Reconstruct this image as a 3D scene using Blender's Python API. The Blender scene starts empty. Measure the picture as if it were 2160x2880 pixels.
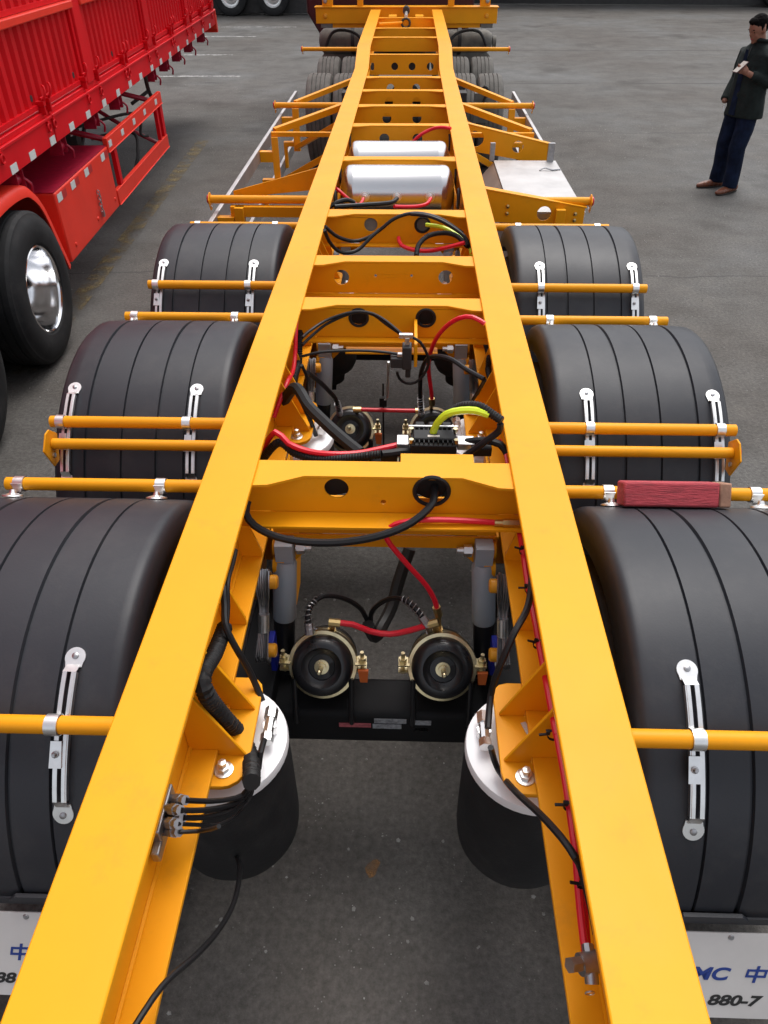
import bpy, bmesh, math, random
from mathutils import Vector, Matrix
from mathutils.geometry import tessellate_polygon
random.seed(7)
PI = math.pi
R_ = math.radians
scene = bpy.context.scene
COL = scene.collection

# ---------------------------------------------------------------- camera
cam_d = bpy.data.cameras.new('camera')
cam = bpy.data.objects.new('camera', cam_d)
COL.objects.link(cam)
scene.camera = cam
cam_d.sensor_fit = 'VERTICAL'
cam_d.sensor_height = 36.0
cam_d.lens = 2100.38 / 2880 * 36
cam_d.clip_start = 0.05
cam_d.clip_end = 400
CP, CY, CR = R_(38.644), R_(1.793), R_(-0.21)
fwd = Vector((-math.sin(CY) * math.cos(CP), math.cos(CY) * math.cos(CP), -math.sin(CP)))
rgt = Vector((math.cos(CY), math.sin(CY), 0))
upv = rgt.cross(fwd)
r2 = rgt * math.cos(CR) + upv * math.sin(CR)
u2 = upv * math.cos(CR) - rgt * math.sin(CR)
cam.matrix_world = Matrix(((r2.x, u2.x, -fwd.x, 0.052), (r2.y, u2.y, -fwd.y, 0.0), (r2.z, u2.z, -fwd.z, 2.5), (0, 0, 0, 1)))

# ---------------------------------------------------------------- sky, sun, exposure (overcast)
SUN_EL, SUN_AZ = R_(66), R_(-18)          # azimuth measured from +Y towards -X
world = bpy.data.worlds.new('World')
scene.world = world
world.use_nodes = True
wn = world.node_tree
for n in list(wn.nodes):
    wn.nodes.remove(n)
sky = wn.nodes.new('ShaderNodeTexSky')
sky.sky_type = 'NISHITA'
sky.sun_disc = False
sky.sun_elevation = SUN_EL
sky.sun_rotation = -SUN_AZ
sky.air_density = 1.0
sky.dust_density = 4.0
sky.ozone_density = 1.0
hs = wn.nodes.new('ShaderNodeHueSaturation')
hs.inputs['Saturation'].default_value = 0.28
bg = wn.nodes.new('ShaderNodeBackground')
bg.inputs['Strength'].default_value = 0.15
wo = wn.nodes.new('ShaderNodeOutputWorld')
wn.links.new(sky.outputs[0], hs.inputs['Color'])
wn.links.new(hs.outputs[0], bg.inputs['Color'])
wn.links.new(bg.outputs[0], wo.inputs['Surface'])
sun_d = bpy.data.lights.new('sun', 'SUN')
sun_d.energy = 0.65
sun_d.angle = R_(32)
sun_d.color = (1.0, 0.97, 0.93)
sun = bpy.data.objects.new('sun', sun_d)
COL.objects.link(sun)
sdir = Vector((-math.sin(SUN_AZ) * math.cos(SUN_EL), math.cos(SUN_AZ) * math.cos(SUN_EL), math.sin(SUN_EL)))
sun.rotation_euler = sdir.to_track_quat('Z', 'Y').to_euler()
scene.view_settings.view_transform = 'Standard'
scene.view_settings.look = 'None'
scene.view_settings.gamma = 1
scene.view_settings.use_curve_mapping = False
scene.view_settings.exposure = 0.74
scene.render.engine = 'CYCLES'
scene.cycles.max_bounces = 8
scene.cycles.diffuse_bounces = 4
scene.cycles.use_denoising = True

# ---------------------------------------------------------------- materials
MATS = {}
def mat(name, col, rough=0.5, metal=0.0, var=0.0, vscale=4.0, bump=0.0, bscale=60.0, coat=0.0, col2=None, spec=None, rvar=0.0, stretch=None, dirt=None):
    m = bpy.data.materials.new(name)
    m.use_nodes = True
    nt = m.node_tree
    b = nt.nodes['Principled BSDF']
    b.inputs['Base Color'].default_value = (*col, 1)
    b.inputs['Roughness'].default_value = rough
    b.inputs['Metallic'].default_value = metal
    if coat:
        b.inputs['Coat Weight'].default_value = coat
        b.inputs['Coat Roughness'].default_value = 0.12
    if spec is not None:
        b.inputs['Specular IOR Level'].default_value = spec
    tc = None
    def coords(scale):
        nonlocal tc
        if tc is None:
            tc = nt.nodes.new('ShaderNodeTexCoord')
        mp = nt.nodes.new('ShaderNodeMapping')
        nt.links.new(tc.outputs['Object'], mp.inputs['Vector'])
        if stretch:
            mp.inputs['Scale'].default_value = stretch
        nz = nt.nodes.new('ShaderNodeTexNoise')
        nz.inputs['Scale'].default_value = scale
        nz.inputs['Detail'].default_value = 6
        nz.inputs['Roughness'].default_value = 0.6
        nt.links.new(mp.outputs[0], nz.inputs['Vector'])
        return nz
    if var or col2:
        nz = coords(vscale)
        rp = nt.nodes.new('ShaderNodeValToRGB')
        c2 = col2 if col2 else tuple(min(1, c * (1 + var)) for c in col)
        c1 = col if col2 else tuple(c * (1 - var) for c in col)
        rp.color_ramp.elements[0].position = 0.35
        rp.color_ramp.elements[1].position = 0.68
        rp.color_ramp.elements[0].color = (*c1, 1)
        rp.color_ramp.elements[1].color = (*c2, 1)
        nt.links.new(nz.outputs['Fac'], rp.inputs['Fac'])
        nt.links.new(rp.outputs['Color'], b.inputs['Base Color'])
    if dirt:
        amt, dcol, dsc, lo, hi = dirt
        src = b.inputs['Base Color'].links[0].from_socket if b.inputs['Base Color'].links else None
        nd = coords(dsc); nd.inputs['Detail'].default_value = 10; nd.inputs['Roughness'].default_value = 0.75
        rd = nt.nodes.new('ShaderNodeValToRGB'); rd.color_ramp.elements[0].position = lo; rd.color_ramp.elements[1].position = hi
        rd.color_ramp.elements[0].color = (0, 0, 0, 1); rd.color_ramp.elements[1].color = (amt, amt, amt, 1)
        nt.links.new(nd.outputs['Fac'], rd.inputs['Fac'])
        mx = nt.nodes.new('ShaderNodeMix'); mx.data_type = 'RGBA'
        nt.links.new(rd.outputs['Color'], mx.inputs[0])
        if src: nt.links.new(src, mx.inputs[6])
        else: mx.inputs[6].default_value = (*col, 1)
        mx.inputs[7].default_value = (*dcol, 1)
        nt.links.new(mx.outputs[2], b.inputs['Base Color'])
    if rvar:
        nz2 = coords(vscale * 2.3)
        mr = nt.nodes.new('ShaderNodeMapRange')
        mr.inputs['To Min'].default_value = max(0.02, rough - rvar)
        mr.inputs['To Max'].default_value = min(1, rough + rvar)
        nt.links.new(nz2.outputs['Fac'], mr.inputs['Value'])
        nt.links.new(mr.outputs[0], b.inputs['Roughness'])
    if bump:
        nz3 = coords(bscale)
        bp = nt.nodes.new('ShaderNodeBump')
        bp.inputs['Strength'].default_value = bump
        bp.inputs['Distance'].default_value = 0.01
        nt.links.new(nz3.outputs['Fac'], bp.inputs['Height'])
        nt.links.new(bp.outputs[0], b.inputs['Normal'])
    MATS[name] = m
    return m

YEL = (0.82, 0.335, 0.006)
mat('yellow', YEL, 0.42, var=0.05, vscale=2.2, bump=0.03, bscale=14, rvar=0.08, spec=0.22, dirt=(0.30, (0.42, 0.20, 0.03), 7.0, 0.56, 0.74))
mat('fender', (0.022, 0.024, 0.030), 0.45, spec=0.34, vscale=1.6, bump=0.04, bscale=160, rvar=0.10, col2=(0.034, 0.035, 0.041), dirt=(0.34, (0.095, 0.09, 0.085), 3.4, 0.48, 0.80))
mat('rubber', (0.015, 0.015, 0.016), 0.74, var=0.25, vscale=5, bump=0.1, bscale=90, spec=0.3, dirt=(0.35, (0.06, 0.056, 0.05), 5.0, 0.50, 0.78))
mat('tyre_dusty', (0.085, 0.080, 0.072), 0.9, col2=(0.16, 0.15, 0.135), vscale=6, bump=0.3, bscale=70)
mat('rub', (0.011, 0.011, 0.012), 0.45, spec=0.3)
mat('blk', (0.013, 0.0125, 0.0125), 0.55, spec=0.3)
mat('black_paint', (0.014, 0.014, 0.016), 0.30, rvar=0.1, var=0.2, bump=0.03, bscale=30)
mat('chassis_black', (0.012, 0.012, 0.013), 0.62, var=0.2, spec=0.18)
mat('zinc', (0.80, 0.80, 0.79), 0.36, metal=1.0, rvar=0.1, vscale=30, var=0.06)
mat('zinc_dull', (0.42, 0.42, 0.43), 0.45, metal=1.0, rvar=0.12, vscale=40, var=0.15)
mat('passivated', (0.72, 0.62, 0.38), 0.33, metal=1.0, var=0.18, vscale=25)
mat('brass', (0.62, 0.45, 0.20), 0.32, metal=1.0)
mat('alu', (0.62, 0.61, 0.61), 0.27, metal=1.0, var=0.02, vscale=3)
mat('alu_sheet', (0.44, 0.425, 0.42), 0.48, metal=0.8, var=0.10, vscale=5, rvar=0.12)
mat('chrome', (0.85, 0.85, 0.86), 0.12, metal=1.0)
mat('white_cap', (0.84, 0.84, 0.85), 0.45, metal=0.0)
mat('shock_grey', (0.34, 0.39, 0.44), 0.36, var=0.05)
mat('red', (0.74, 0.012, 0.03), 0.32, spec=0.4)
mat('lime', (0.62, 0.78, 0.03), 0.35)
mat('orange_plastic', (0.75, 0.16, 0.03), 0.5, var=0.1)
mat('orange_bolt', (0.85, 0.36, 0.02), 0.4)
mat('blue_plastic', (0.01, 0.02, 0.30), 0.4)
mat('red_wood', (0.50, 0.06, 0.075), 0.75, col2=(0.36, 0.035, 0.05), vscale=14, bump=0.5, bscale=30, stretch=(1.2, 9, 9), dirt=(0.6, (0.20, 0.05, 0.05), 7, 0.5, 0.66))
mat('raw_wood', (0.32, 0.17, 0.11), 0.8, var=0.25, vscale=25, bump=0.2, bscale=60)
mat('lamp_red', (0.55, 0.02, 0.015), 0.2)
mat('flap', (0.60, 0.58, 0.56), 0.55, var=0.06, vscale=5)
mat('ink_blue', (0.015, 0.045, 0.24), 0.5)
mat('ink_black', (0.02, 0.02, 0.02), 0.5)
mat('sticker', (0.55, 0.50, 0.44), 0.5, var=0.2, vscale=60)
mat('sticker_red', (0.5, 0.12, 0.14), 0.5, var=0.3, vscale=60)
mat('sticker_grey', (0.32, 0.33, 0.35), 0.5, var=0.4, vscale=80)
mat('truck_red', (0.64, 0.005, 0.012), 0.42, spec=0.16, dirt=(0.35, (0.30, 0.012, 0.012), 4.0, 0.52, 0.75), var=0.10, vscale=2.0, rvar=0.08, bump=0.03, bscale=12)
mat('truck_red_light', (0.76, 0.040, 0.022), 0.40, spec=0.2, var=0.06, vscale=2.5, rvar=0.06, bump=0.03, bscale=12)
mat('crimson', (0.34, 0.006, 0.03), 0.4, var=0.2, vscale=20)
mat('reflector', (0.62, 0.64, 0.62), 0.35, var=0.1, vscale=120)
mat('reflector_red', (0.45, 0.02, 0.02), 0.35)
mat('maroon', (0.055, 0.006, 0.010), 0.3, var=0.1)
mat('dusty_grey', (0.10, 0.098, 0.088), 0.8, col2=(0.21, 0.20, 0.175), vscale=6, bump=0.15)
mat('dark_steel', (0.030, 0.029, 0.029), 0.6, var=0.25, vscale=8)
mat('glass_dark', (0.01, 0.012, 0.014), 0.08)
mat('skin', (0.27, 0.115, 0.072), 0.5, var=0.08, vscale=18)
mat('hair', (0.006, 0.005, 0.005), 0.8, spec=0.05, bump=0.9, bscale=120, var=0.3, vscale=60)
mat('jacket', (0.012, 0.017, 0.016), 0.8, spec=0.2, var=0.35, vscale=9, bump=1.0, bscale=16)
mat('jeans', (0.006, 0.011, 0.030), 0.85, spec=0.15, var=0.45, vscale=8, bump=0.9, bscale=18)
mat('shoe', (0.16, 0.050, 0.024), 0.4, var=0.15, vscale=20)
mat('sole', (0.02, 0.015, 0.012), 0.7)
mat('phone_case', (0.07, 0.015, 0.02), 0.4)
mat('screen', (0.22, 0.19, 0.17), 0.15)
MATS['screen'].node_tree.nodes['Principled BSDF'].inputs['Emission Color'].default_value = (1.0, 0.85, 0.72, 1)
MATS['screen'].node_tree.nodes['Principled BSDF'].inputs['Emission Strength'].default_value = 0.10

# ---------------------------------------------------------------- mesh builder
class MB:
    def __init__(s):
        s.v = []; s.f = []
    def add(s, vs, fs):
        b = len(s.v)
        s.v += [tuple(p) for p in vs]
        s.f += [tuple(i + b for i in f) for f in fs]
        return s
    def box(s, c, d, M=None):
        x, y, z = d[0] / 2, d[1] / 2, d[2] / 2
        vs = [Vector((a, b, e)) for a in (-x, x) for b in (-y, y) for e in (-z, z)]
        if M is not None:
            vs = [M @ p for p in vs]
        vs = [p + Vector(c) for p in vs]
        return s.add(vs, [(0, 1, 3, 2), (4, 6, 7, 5), (0, 4, 5, 1), (2, 3, 7, 6), (0, 2, 6, 4), (1, 5, 7, 3)])
    def span(s, x0, x1, y0, y1, z0, z1):
        return s.box(((x0 + x1) / 2, (y0 + y1) / 2, (z0 + z1) / 2), (abs(x1 - x0), abs(y1 - y0), abs(z1 - z0)))
    def plate(s, poly, o, u, v, th, holes=()):
        o, u, v = Vector(o), Vector(u), Vector(v)
        n = u.cross(v).normalized()
        def area(p):
            return sum(p[i][0] * p[(i + 1) % len(p)][1] - p[(i + 1) % len(p)][0] * p[i][1] for i in range(len(p)))
        poly = list(poly) if area(poly) > 0 else list(poly)[::-1]
        hs_ = [list(h) if area(h) < 0 else list(h)[::-1] for h in holes]
        loops = [poly] + hs_
        flat = [p for l in loops for p in l]
        tris = tessellate_polygon([[Vector((p[0], p[1], 0)) for p in l] for l in loops])
        N = len(flat)
        top = [o + u * p[0] + v * p[1] + n * th / 2 for p in flat]
        bot = [o + u * p[0] + v * p[1] - n * th / 2 for p in flat]
        fs = []
        for t in tris:
            a, b, c = [flat[i] for i in t]
            ar = (b[0] - a[0]) * (c[1] - a[1]) - (c[0] - a[0]) * (b[1] - a[1])
            t = tuple(t) if ar > 0 else tuple(t)[::-1]
            fs.append(t); fs.append(tuple(i + N for i in t[::-1]))
        k = 0
        for l in loops:
            m = len(l)
            for i in range(m):
                a, b = k + i, k + (i + 1) % m
                fs.append((a, a + N, b + N, b))
            k += m
        return s.add(top + bot, fs)
    def cyl(s, p0, p1, r0, r1=None, n=16, cap=True):
        p0, p1 = Vector(p0), Vector(p1)
        r1 = r0 if r1 is None else r1
        return s.rings([(p0, r0), (p1, r1)], n, cap, (p1 - p0).normalized())
    def rings(s, pr, n, cap=True, t=None):
        t = (Vector(pr[-1][0]) - Vector(pr[0][0])).normalized() if t is None else t
        a = t.orthogonal().normalized(); b = t.cross(a)
        vs = []
        for p, r in pr:
            for i in range(n):
                w = 2 * PI * i / n
                vs.append(Vector(p) + a * (r * math.cos(w)) + b * (r * math.sin(w)))
        fs = []
        for k in range(len(pr) - 1):
            for i in range(n):
                j = (i + 1) % n
                fs.append((k * n + i, k * n + j, (k + 1) * n + j, (k + 1) * n + i))
        if cap:
            fs.append(tuple(range(n))[::-1]); fs.append(tuple((len(pr) - 1) * n + i for i in range(n)))
        return s.add(vs, fs)
    def lathe(s, prof, o, ax, n=32, cap=False):
        o, ax = Vector(o), Vector(ax).normalized()
        return s.rings([(o + ax * h, r) for r, h in prof], n, cap, ax)
    def tube(s, pts, r, n=8, style='p', cap=True):
        P = smooth_path([Vector(p) for p in pts], 0.012 if style in 'cs' else 0.02)
        return s.sweep(P, r, n, style, cap)
    def sweep(s, P, r, n=8, style='p', cap=True):
        T = []
        for i in range(len(P)):
            d = P[min(i + 1, len(P) - 1)] - P[max(i - 1, 0)]
            T.append(d.normalized() if d.length > 1e-9 else Vector((0, 0, 1)))
        a = T[0].orthogonal().normalized()
        vs = []; fs = []
        for i, p in enumerate(P):
            a = (a - T[i] * a.dot(T[i])).normalized()
            b = T[i].cross(a)
            rr = r[i] if isinstance(r, (list, tuple)) else r
            for k in range(n):
                w = 2 * PI * k / n
                vs.append(p + a * (rr * math.cos(w)) + b * (rr * math.sin(w)))
        for i in range(len(P) - 1):
            for k in range(n):
                j = (k + 1) % n
                fs.append((i * n + k, i * n + j, (i + 1) * n + j, (i + 1) * n + k))
        if cap:
            fs.append(tuple(range(n))[::-1]); fs.append(tuple((len(P) - 1) * n + k for k in range(n)))
        return s.add(vs, fs)
    def build(s, name, m, parent=None, ang=35, bevel=0.0, loc=None, solid=0.0, label=None, smooth=True):
        me = bpy.data.meshes.new(name)
        me.from_pydata(s.v, [], s.f)
        me.materials.append(MATS[m] if isinstance(m, str) else m)
        if smooth:
            me.polygons.foreach_set('use_smooth', [True] * len(me.polygons))
            me.set_sharp_from_angle(angle=R_(ang))
        me.update()
        return link(name, me, parent, loc, bevel, solid, label)

def split_build(mb, name, m, parent=None, **kw):
    # every separate piece becomes an object of its own
    par = list(range(len(mb.v)))
    def find(a):
        while par[a] != a:
            par[a] = par[par[a]]; a = par[a]
        return a
    for f in mb.f:
        r = find(f[0])
        for i in f[1:]:
            par[find(i)] = r
    groups = {}
    for f in mb.f:
        groups.setdefault(find(f[0]), []).append(f)
    out = []
    for fs in groups.values():
        ids = sorted({i for f in fs for i in f}); mp = {i: k for k, i in enumerate(ids)}
        q = MB(); q.v = [mb.v[i] for i in ids]; q.f = [tuple(mp[i] for i in f) for f in fs]
        out.append(q.build(name, m, parent, **kw))
    return out

def link(name, me, parent=None, loc=None, bevel=0.0, solid=0.0, label=None):
    o = bpy.data.objects.new(name, me)
    COL.objects.link(o)
    if parent is not None:
        o.parent = parent
    if loc is not None:
        o.location = loc
    if solid:
        md = o.modifiers.new('solid', 'SOLIDIFY'); md.thickness = solid; md.offset = -1
    if bevel:
        md = o.modifiers.new('bevel', 'BEVEL'); md.width = bevel; md.segments = 2; md.limit_method = 'ANGLE'; md.angle_limit = R_(50)
        md.harden_normals = False
    if label:
        o['label'] = label
    return o

def smooth_path(P, step):
    out = []
    n = len(P)
    if n == 2:
        k = max(2, int((P[1] - P[0]).length / step))
        return [P[0].lerp(P[1], i / k) for i in range(k + 1)]
    for i in range(n - 1):
        p0, p1, p2, p3 = P[max(i - 1, 0)], P[i], P[i + 1], P[min(i + 2, n - 1)]
        k = max(2, int((p2 - p1).length / step))
        for j in range(k):
            t = j / k
            out.append(0.5 * ((2 * p1) + (p2 - p0) * t + (2 * p0 - 5 * p1 + 4 * p2 - p3) * t * t + (3 * p1 - p0 - 3 * p2 + p3) * t ** 3))
    out.append(P[-1])
    return out

def hose(name, m, style, r, pts, parent):
    mb = MB()
    if style == 'p':
        P = smooth_path([Vector(p) for p in pts], 0.02)
        mb.sweep(P, r, 8)
    elif style == 'c':                       # corrugated conduit
        P = smooth_path([Vector(p) for p in pts], r * 0.15)
        L = 0; rr = []
        for i, p in enumerate(P):
            L += (p - P[i - 1]).length if i else 0
            rr.append(r * (0.95 + 0.09 * math.sin(2 * PI * L / (r * 0.62))))
        mb.sweep(P, rr, 9)
    else:                                    # hose with a spring guard at one end
        V = [Vector(p) for p in pts]
        if style == 's2':
            V = V[::-1]
        P = smooth_path(V, 0.01)
        mb.sweep(P, r * 0.8, 8)
    o = mb.build(name, m, parent)
    if style in ('s', 's2'):
        L = 0; Q = [P[0]]
        for i in range(1, len(P)):
            L += (P[i] - P[i - 1]).length
            if L > 0.11: break
            Q.append(P[i])
        sp = MB(); pts2 = []
        turns = 8
        N = turns * 12
        for i in range(N + 1):
            t = i / N * (len(Q) - 1); k = min(int(t), len(Q) - 2); p = Q[k].lerp(Q[k + 1], t - k)
            d = (Q[k + 1] - Q[k]).normalized(); a = d.cross(Vector((0.3, 1, 0.2))).normalized(); b = d.cross(a)
            w = 2 * PI * turns * i / N
            pts2.append(p + a * (r * 1.15 * math.cos(w)) + b * (r * 1.15 * math.sin(w)))
        sp.sweep(pts2, r * 0.16, 5)
        sp.build('spring_guard', 'zinc_dull', o)
    return o

def thing(name, label, cat, loc=(0, 0, 0), rotz=0.0, group=None):
    o = bpy.data.objects.new(name, None)
    COL.objects.link(o)
    o.empty_display_size = 0.3
    o.location = loc
    o.rotation_euler = (0, 0, rotz)
    o['label'] = label
    o['category'] = cat
    if group:
        o['group'] = group
    return o

def circ(cx, cy, r, n=24, a0=0.0):
    return [(cx + r * math.cos(a0 + 2 * PI * i / n), cy + r * math.sin(a0 + 2 * PI * i / n)) for i in range(n)]

def rrect(x0, x1, y0, y1, r, n=5):
    out = []
    for cx, cy, a in ((x1 - r, y1 - r, 0), (x0 + r, y1 - r, PI / 2), (x0 + r, y0 + r, PI), (x1 - r, y0 + r, 1.5 * PI)):
        for i in range(n + 1):
            w = a + PI / 2 * i / n
            out.append((cx + r * math.cos(w), cy + r * math.sin(w)))
    return out

def copy_of(src, parent, loc):
    c = src.copy()
    COL.objects.link(c)
    c.parent = parent
    c.location = loc
    return c

X3, Y3, Z3 = Vector((1, 0, 0)), Vector((0, 1, 0)), Vector((0, 0, 1))

# ================================================================ setting: ground
def ground_material():
    m = bpy.data.materials.new('asphalt'); m.use_nodes = True
    nt = m.node_tree; b = nt.nodes['Principled BSDF']
    N = nt.nodes.new; Lk = nt.links.new
    geo = N('ShaderNodeNewGeometry')
    def noise(scale, detail=6, rough=0.6):
        n = N('ShaderNodeTexNoise'); n.inputs['Scale'].default_value = scale; n.inputs['Detail'].default_value = detail
        n.inputs['Roughness'].default_value = rough
        Lk(geo.outputs['Position'], n.inputs['Vector']); return n
    def ramp(src, stops):
        r = N('ShaderNodeValToRGB'); e = r.color_ramp.elements
        e[0].position, e[0].color = stops[0][0], (*stops[0][1], 1)
        e[1].position, e[1].color = stops[-1][0], (*stops[-1][1], 1)
        for p, c in stops[1:-1]:
            q = e.new(p); q.color = (*c, 1)
        Lk(src, r.inputs['Fac']); return r
    def mix(mode, fac, a, bb):
        x = N('ShaderNodeMix'); x.data_type = 'RGBA'; x.blend_type = mode
        if isinstance(fac, float): x.inputs[0].default_value = fac
        else: Lk(fac, x.inputs[0])
        Lk(a, x.inputs[6]); Lk(bb, x.inputs[7]); return x.outputs[2]
    big = ramp(noise(0.33, 5).outputs['Fac'], [(0.36, (0.088, 0.079, 0.071)), (0.52, (0.106, 0.100, 0.093)), (0.62, (0.116, 0.114, 0.111)), (0.74, (0.150, 0.145, 0.136))])
    mid = ramp(noise(2.3, 7, 0.7).outputs['Fac'], [(0.28, (0.72, 0.71, 0.69)), (0.52, (1, 1, 1)), (0.74, (1.22, 1.21, 1.18))])
    fine = ramp(noise(42, 4, 0.75).outputs['Fac'], [(0.28, (0.64, 0.63, 0.62)), (0.5, (0.98, 0.98, 0.98)), (0.72, (1.38, 1.37, 1.35))])
    c = mix('MULTIPLY', 1.0, big.outputs[0], mid.outputs[0])
    c = mix('MULTIPLY', 1.0, c, fine.outputs[0])
    # pale aggregate specks
    vo = N('ShaderNodeTexVoronoi'); vo.inputs['Scale'].default_value = 55
    Lk(geo.outputs['Position'], vo.inputs['Vector'])
    sp = ramp(vo.outputs['Distance'], [(0.06, (1, 1, 1)), (0.17, (0, 0, 0))])
    gate = ramp(noise(7, 3).outputs['Fac'], [(0.52, (0, 0, 0)), (0.62, (0.75, 0.75, 0.75))])
    fac = mix('MULTIPLY', 1.0, sp.outputs[0], gate.outputs[0])
    pale = N('ShaderNodeRGB'); pale.outputs[0].default_value = (0.26, 0.255, 0.24, 1)
    c = mix('MIX', fac, c, pale.outputs[0])
    # tarred joints and cracks: wavy lines across the yard
    sep = N('ShaderNodeSeparateXYZ'); Lk(geo.outputs['Position'], sep.inputs[0])
    wob = noise(0.55, 4)
    def math_(op, a, bb=None):
        x = N('ShaderNodeMath'); x.operation = op
        for i, q in enumerate((a, bb)):
            if q is None: continue
            if isinstance(q, (int, float)): x.inputs[i].default_value = q
            else: Lk(q, x.inputs[i])
        return x.outputs[0]
    wv = math_('MULTIPLY', math_('SUBTRACT', wob.outputs['Fac'], 0.5), 0.45)
    yy = math_('ADD', sep.outputs['Y'], wv)
    for y0, w, s in ((16.2, 0.035, 0.6), (20.6, 0.05, 0.55), (12.1, 0.02, 0.45), (6.55, 0.015, 0.5), (24.3, 0.04, 0.5)):
        d = math_('ABSOLUTE', math_('SUBTRACT', yy, y0))
        l = math_('LESS_THAN', d, w)
        g = ramp(noise(0.9, 3).outputs['Fac'], [(0.40, (0, 0, 0)), (0.5, (s, s, s))])
        f = math_('MULTIPLY', l, g.outputs[0])
        dk = N('ShaderNodeRGB'); dk.outputs[0].default_value = (0.035, 0.034, 0.033, 1)
        c = mix('MIX', f, c, dk.outputs[0])
    # oil stains
    st = ramp(noise(0.8, 3, 0.5).outputs['Fac'], [(0.58, (1, 1, 1)), (0.70, (0.66, 0.65, 0.64))])
    c = mix('MULTIPLY', 1.0, c, st.outputs[0])
    Lk(c, b.inputs['Base Color'])
    b.inputs['Roughness'].default_value = 0.88
    b.inputs['Specular IOR Level'].default_value = 0.3
    bp = N('ShaderNodeBump'); bp.inputs['Strength'].default_value = 0.55; bp.inputs['Distance'].default_value = 0.012
    Lk(noise(60, 5, 0.7).outputs['Fac'], bp.inputs['Height']); Lk(bp.outputs[0], b.inputs['Normal'])
    return m

g = MB(); g.add([(-150, -60, 0), (150, -60, 0), (150, 240, 0), (-150, 240, 0)], [(0, 1, 2, 3)])
ground = g.build('ground', ground_material())
ground['kind'] = 'structure'

def worn_paint(name, col, keep):
    m = bpy.data.materials.new(name); m.use_nodes = True
    nt = m.node_tree; b = nt.nodes['Principled BSDF']
    b.inputs['Base Color'].default_value = (*col, 1); b.inputs['Roughness'].default_value = 0.8
    geo = nt.nodes.new('ShaderNodeNewGeometry')
    nz = nt.nodes.new('ShaderNodeTexNoise'); nz.inputs['Scale'].default_value = 5.5; nz.inputs['Detail'].default_value = 8; nz.inputs['Roughness'].default_value = 0.72
    rp = nt.nodes.new('ShaderNodeValToRGB'); rp.color_ramp.elements[0].position = keep; rp.color_ramp.elements[1].position = keep + 0.22
    rp.color_ramp.elements[0].color = (0, 0, 0, 1); rp.color_ramp.elements[1].color = (0.85, 0.85, 0.85, 1)
    nt.links.new(geo.outputs['Position'], nz.inputs['Vector']); nt.links.new(nz.outputs['Fac'], rp.inputs['Fac'])
    nt.links.new(rp.outputs[0], b.inputs['Alpha'])
    MATS[name] = m
worn_paint('white_line', (0.48, 0.47, 0.45), 0.39)
worn_paint('yellow_line', (0.22, 0.16, 0.065), 0.43)
worn_paint('orange_spot', (0.30, 0.14, 0.04), 0.42)
def strip(name, p0, p1, w, m, z=0.004):
    p0, p1 = Vector((*p0, z)), Vector((*p1, z)); d = (p1 - p0).normalized(); n = Vector((-d.y, d.x, 0)) * w / 2
    k = MB(); k.add([p0 - n, p1 - n, p1 + n, p0 + n], [(0, 1, 2, 3)])
    return k.build(name, m, ground)
for a, bb in (((-9, 25.25), (-3.2, 25.25)), ((-9, 23.1), (-4.0, 23.1)), ((-9, 19.8), (-4.0, 19.8)), ((-9, 16.9), (-3.3, 16.9))):
    strip('painted_line', a, bb, 0.13, 'white_line')
strip('painted_line', (-2.62, 4.6), (-2.86, 11.5), 0.17, 'yellow_line')
k = MB(); k.add([(-0.028 + 0.022 * math.cos(a) * (1 + 0.3 * math.sin(3 * a)), 1.207 + 0.03 * math.sin(a) + 0.012 * math.cos(a), 0.004) for a in [i * 2 * PI / 14 for i in range(14)]], [tuple(range(14))])
k.build('paint_spot', 'orange_spot', ground)

# loose grit lying on the yard
def grit(n, xr, yr, seed):
    rnd = random.Random(seed); k = MB()
    for _ in range(n):
        x, y = rnd.uniform(*xr), rnd.uniform(*yr); r = 0.002 + 0.006 * rnd.random() ** 3; a = rnd.uniform(0, PI)
        base = [(x + r * math.cos(a + i * 2 * PI / 5) * rnd.uniform(0.7, 1.3), y + r * math.sin(a + i * 2 * PI / 5) * rnd.uniform(0.7, 1.3), 0.0005) for i in range(5)]
        top = [(x + (q[0] - x) * 0.55, y + (q[1] - y) * 0.55, r * rnd.uniform(0.5, 1.0)) for q in base]
        k.add(base + top, [(i, (i + 1) % 5, 5 + (i + 1) % 5, 5 + i) for i in range(5)] + [(5, 6, 7, 8, 9)])
    return k
mat('grit', (0.20, 0.19, 0.175), 0.9, col2=(0.34, 0.33, 0.31), vscale=9)
kk = MB()
for n_, xr_, yr_, sd in ((5200, (1.3, 9), (2.0, 13), 1), (1500, (-1.2, 1.2), (-0.3, 9), 2), (1800, (-4.5, -1.3), (2, 16), 3)):
    q_ = grit(n_, xr_, yr_, sd); kk.add(q_.v, q_.f)
go = kk.build('grit', 'grit', smooth=False)
go['kind'] = 'stuff'; go['label'] = 'loose pale grit scattered over the grey yard'; go['category'] = 'grit'

# ================================================================ yellow container chassis
HR = 1.348                      # top of the main rails above the yard
XO, XW, XI = 0.474, 0.407, 0.340   # rail flange outer edge, web, inner edge
ZB = 1.075                      # underside of the rails
T = thing('container_trailer', 'yellow skeletal container trailer chassis with three axles, centre of the yard', 'trailer')
AX = (4.10, 2.79, 1.48)         # axle positions
ZA = 0.50
RF = 0.67

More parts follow.
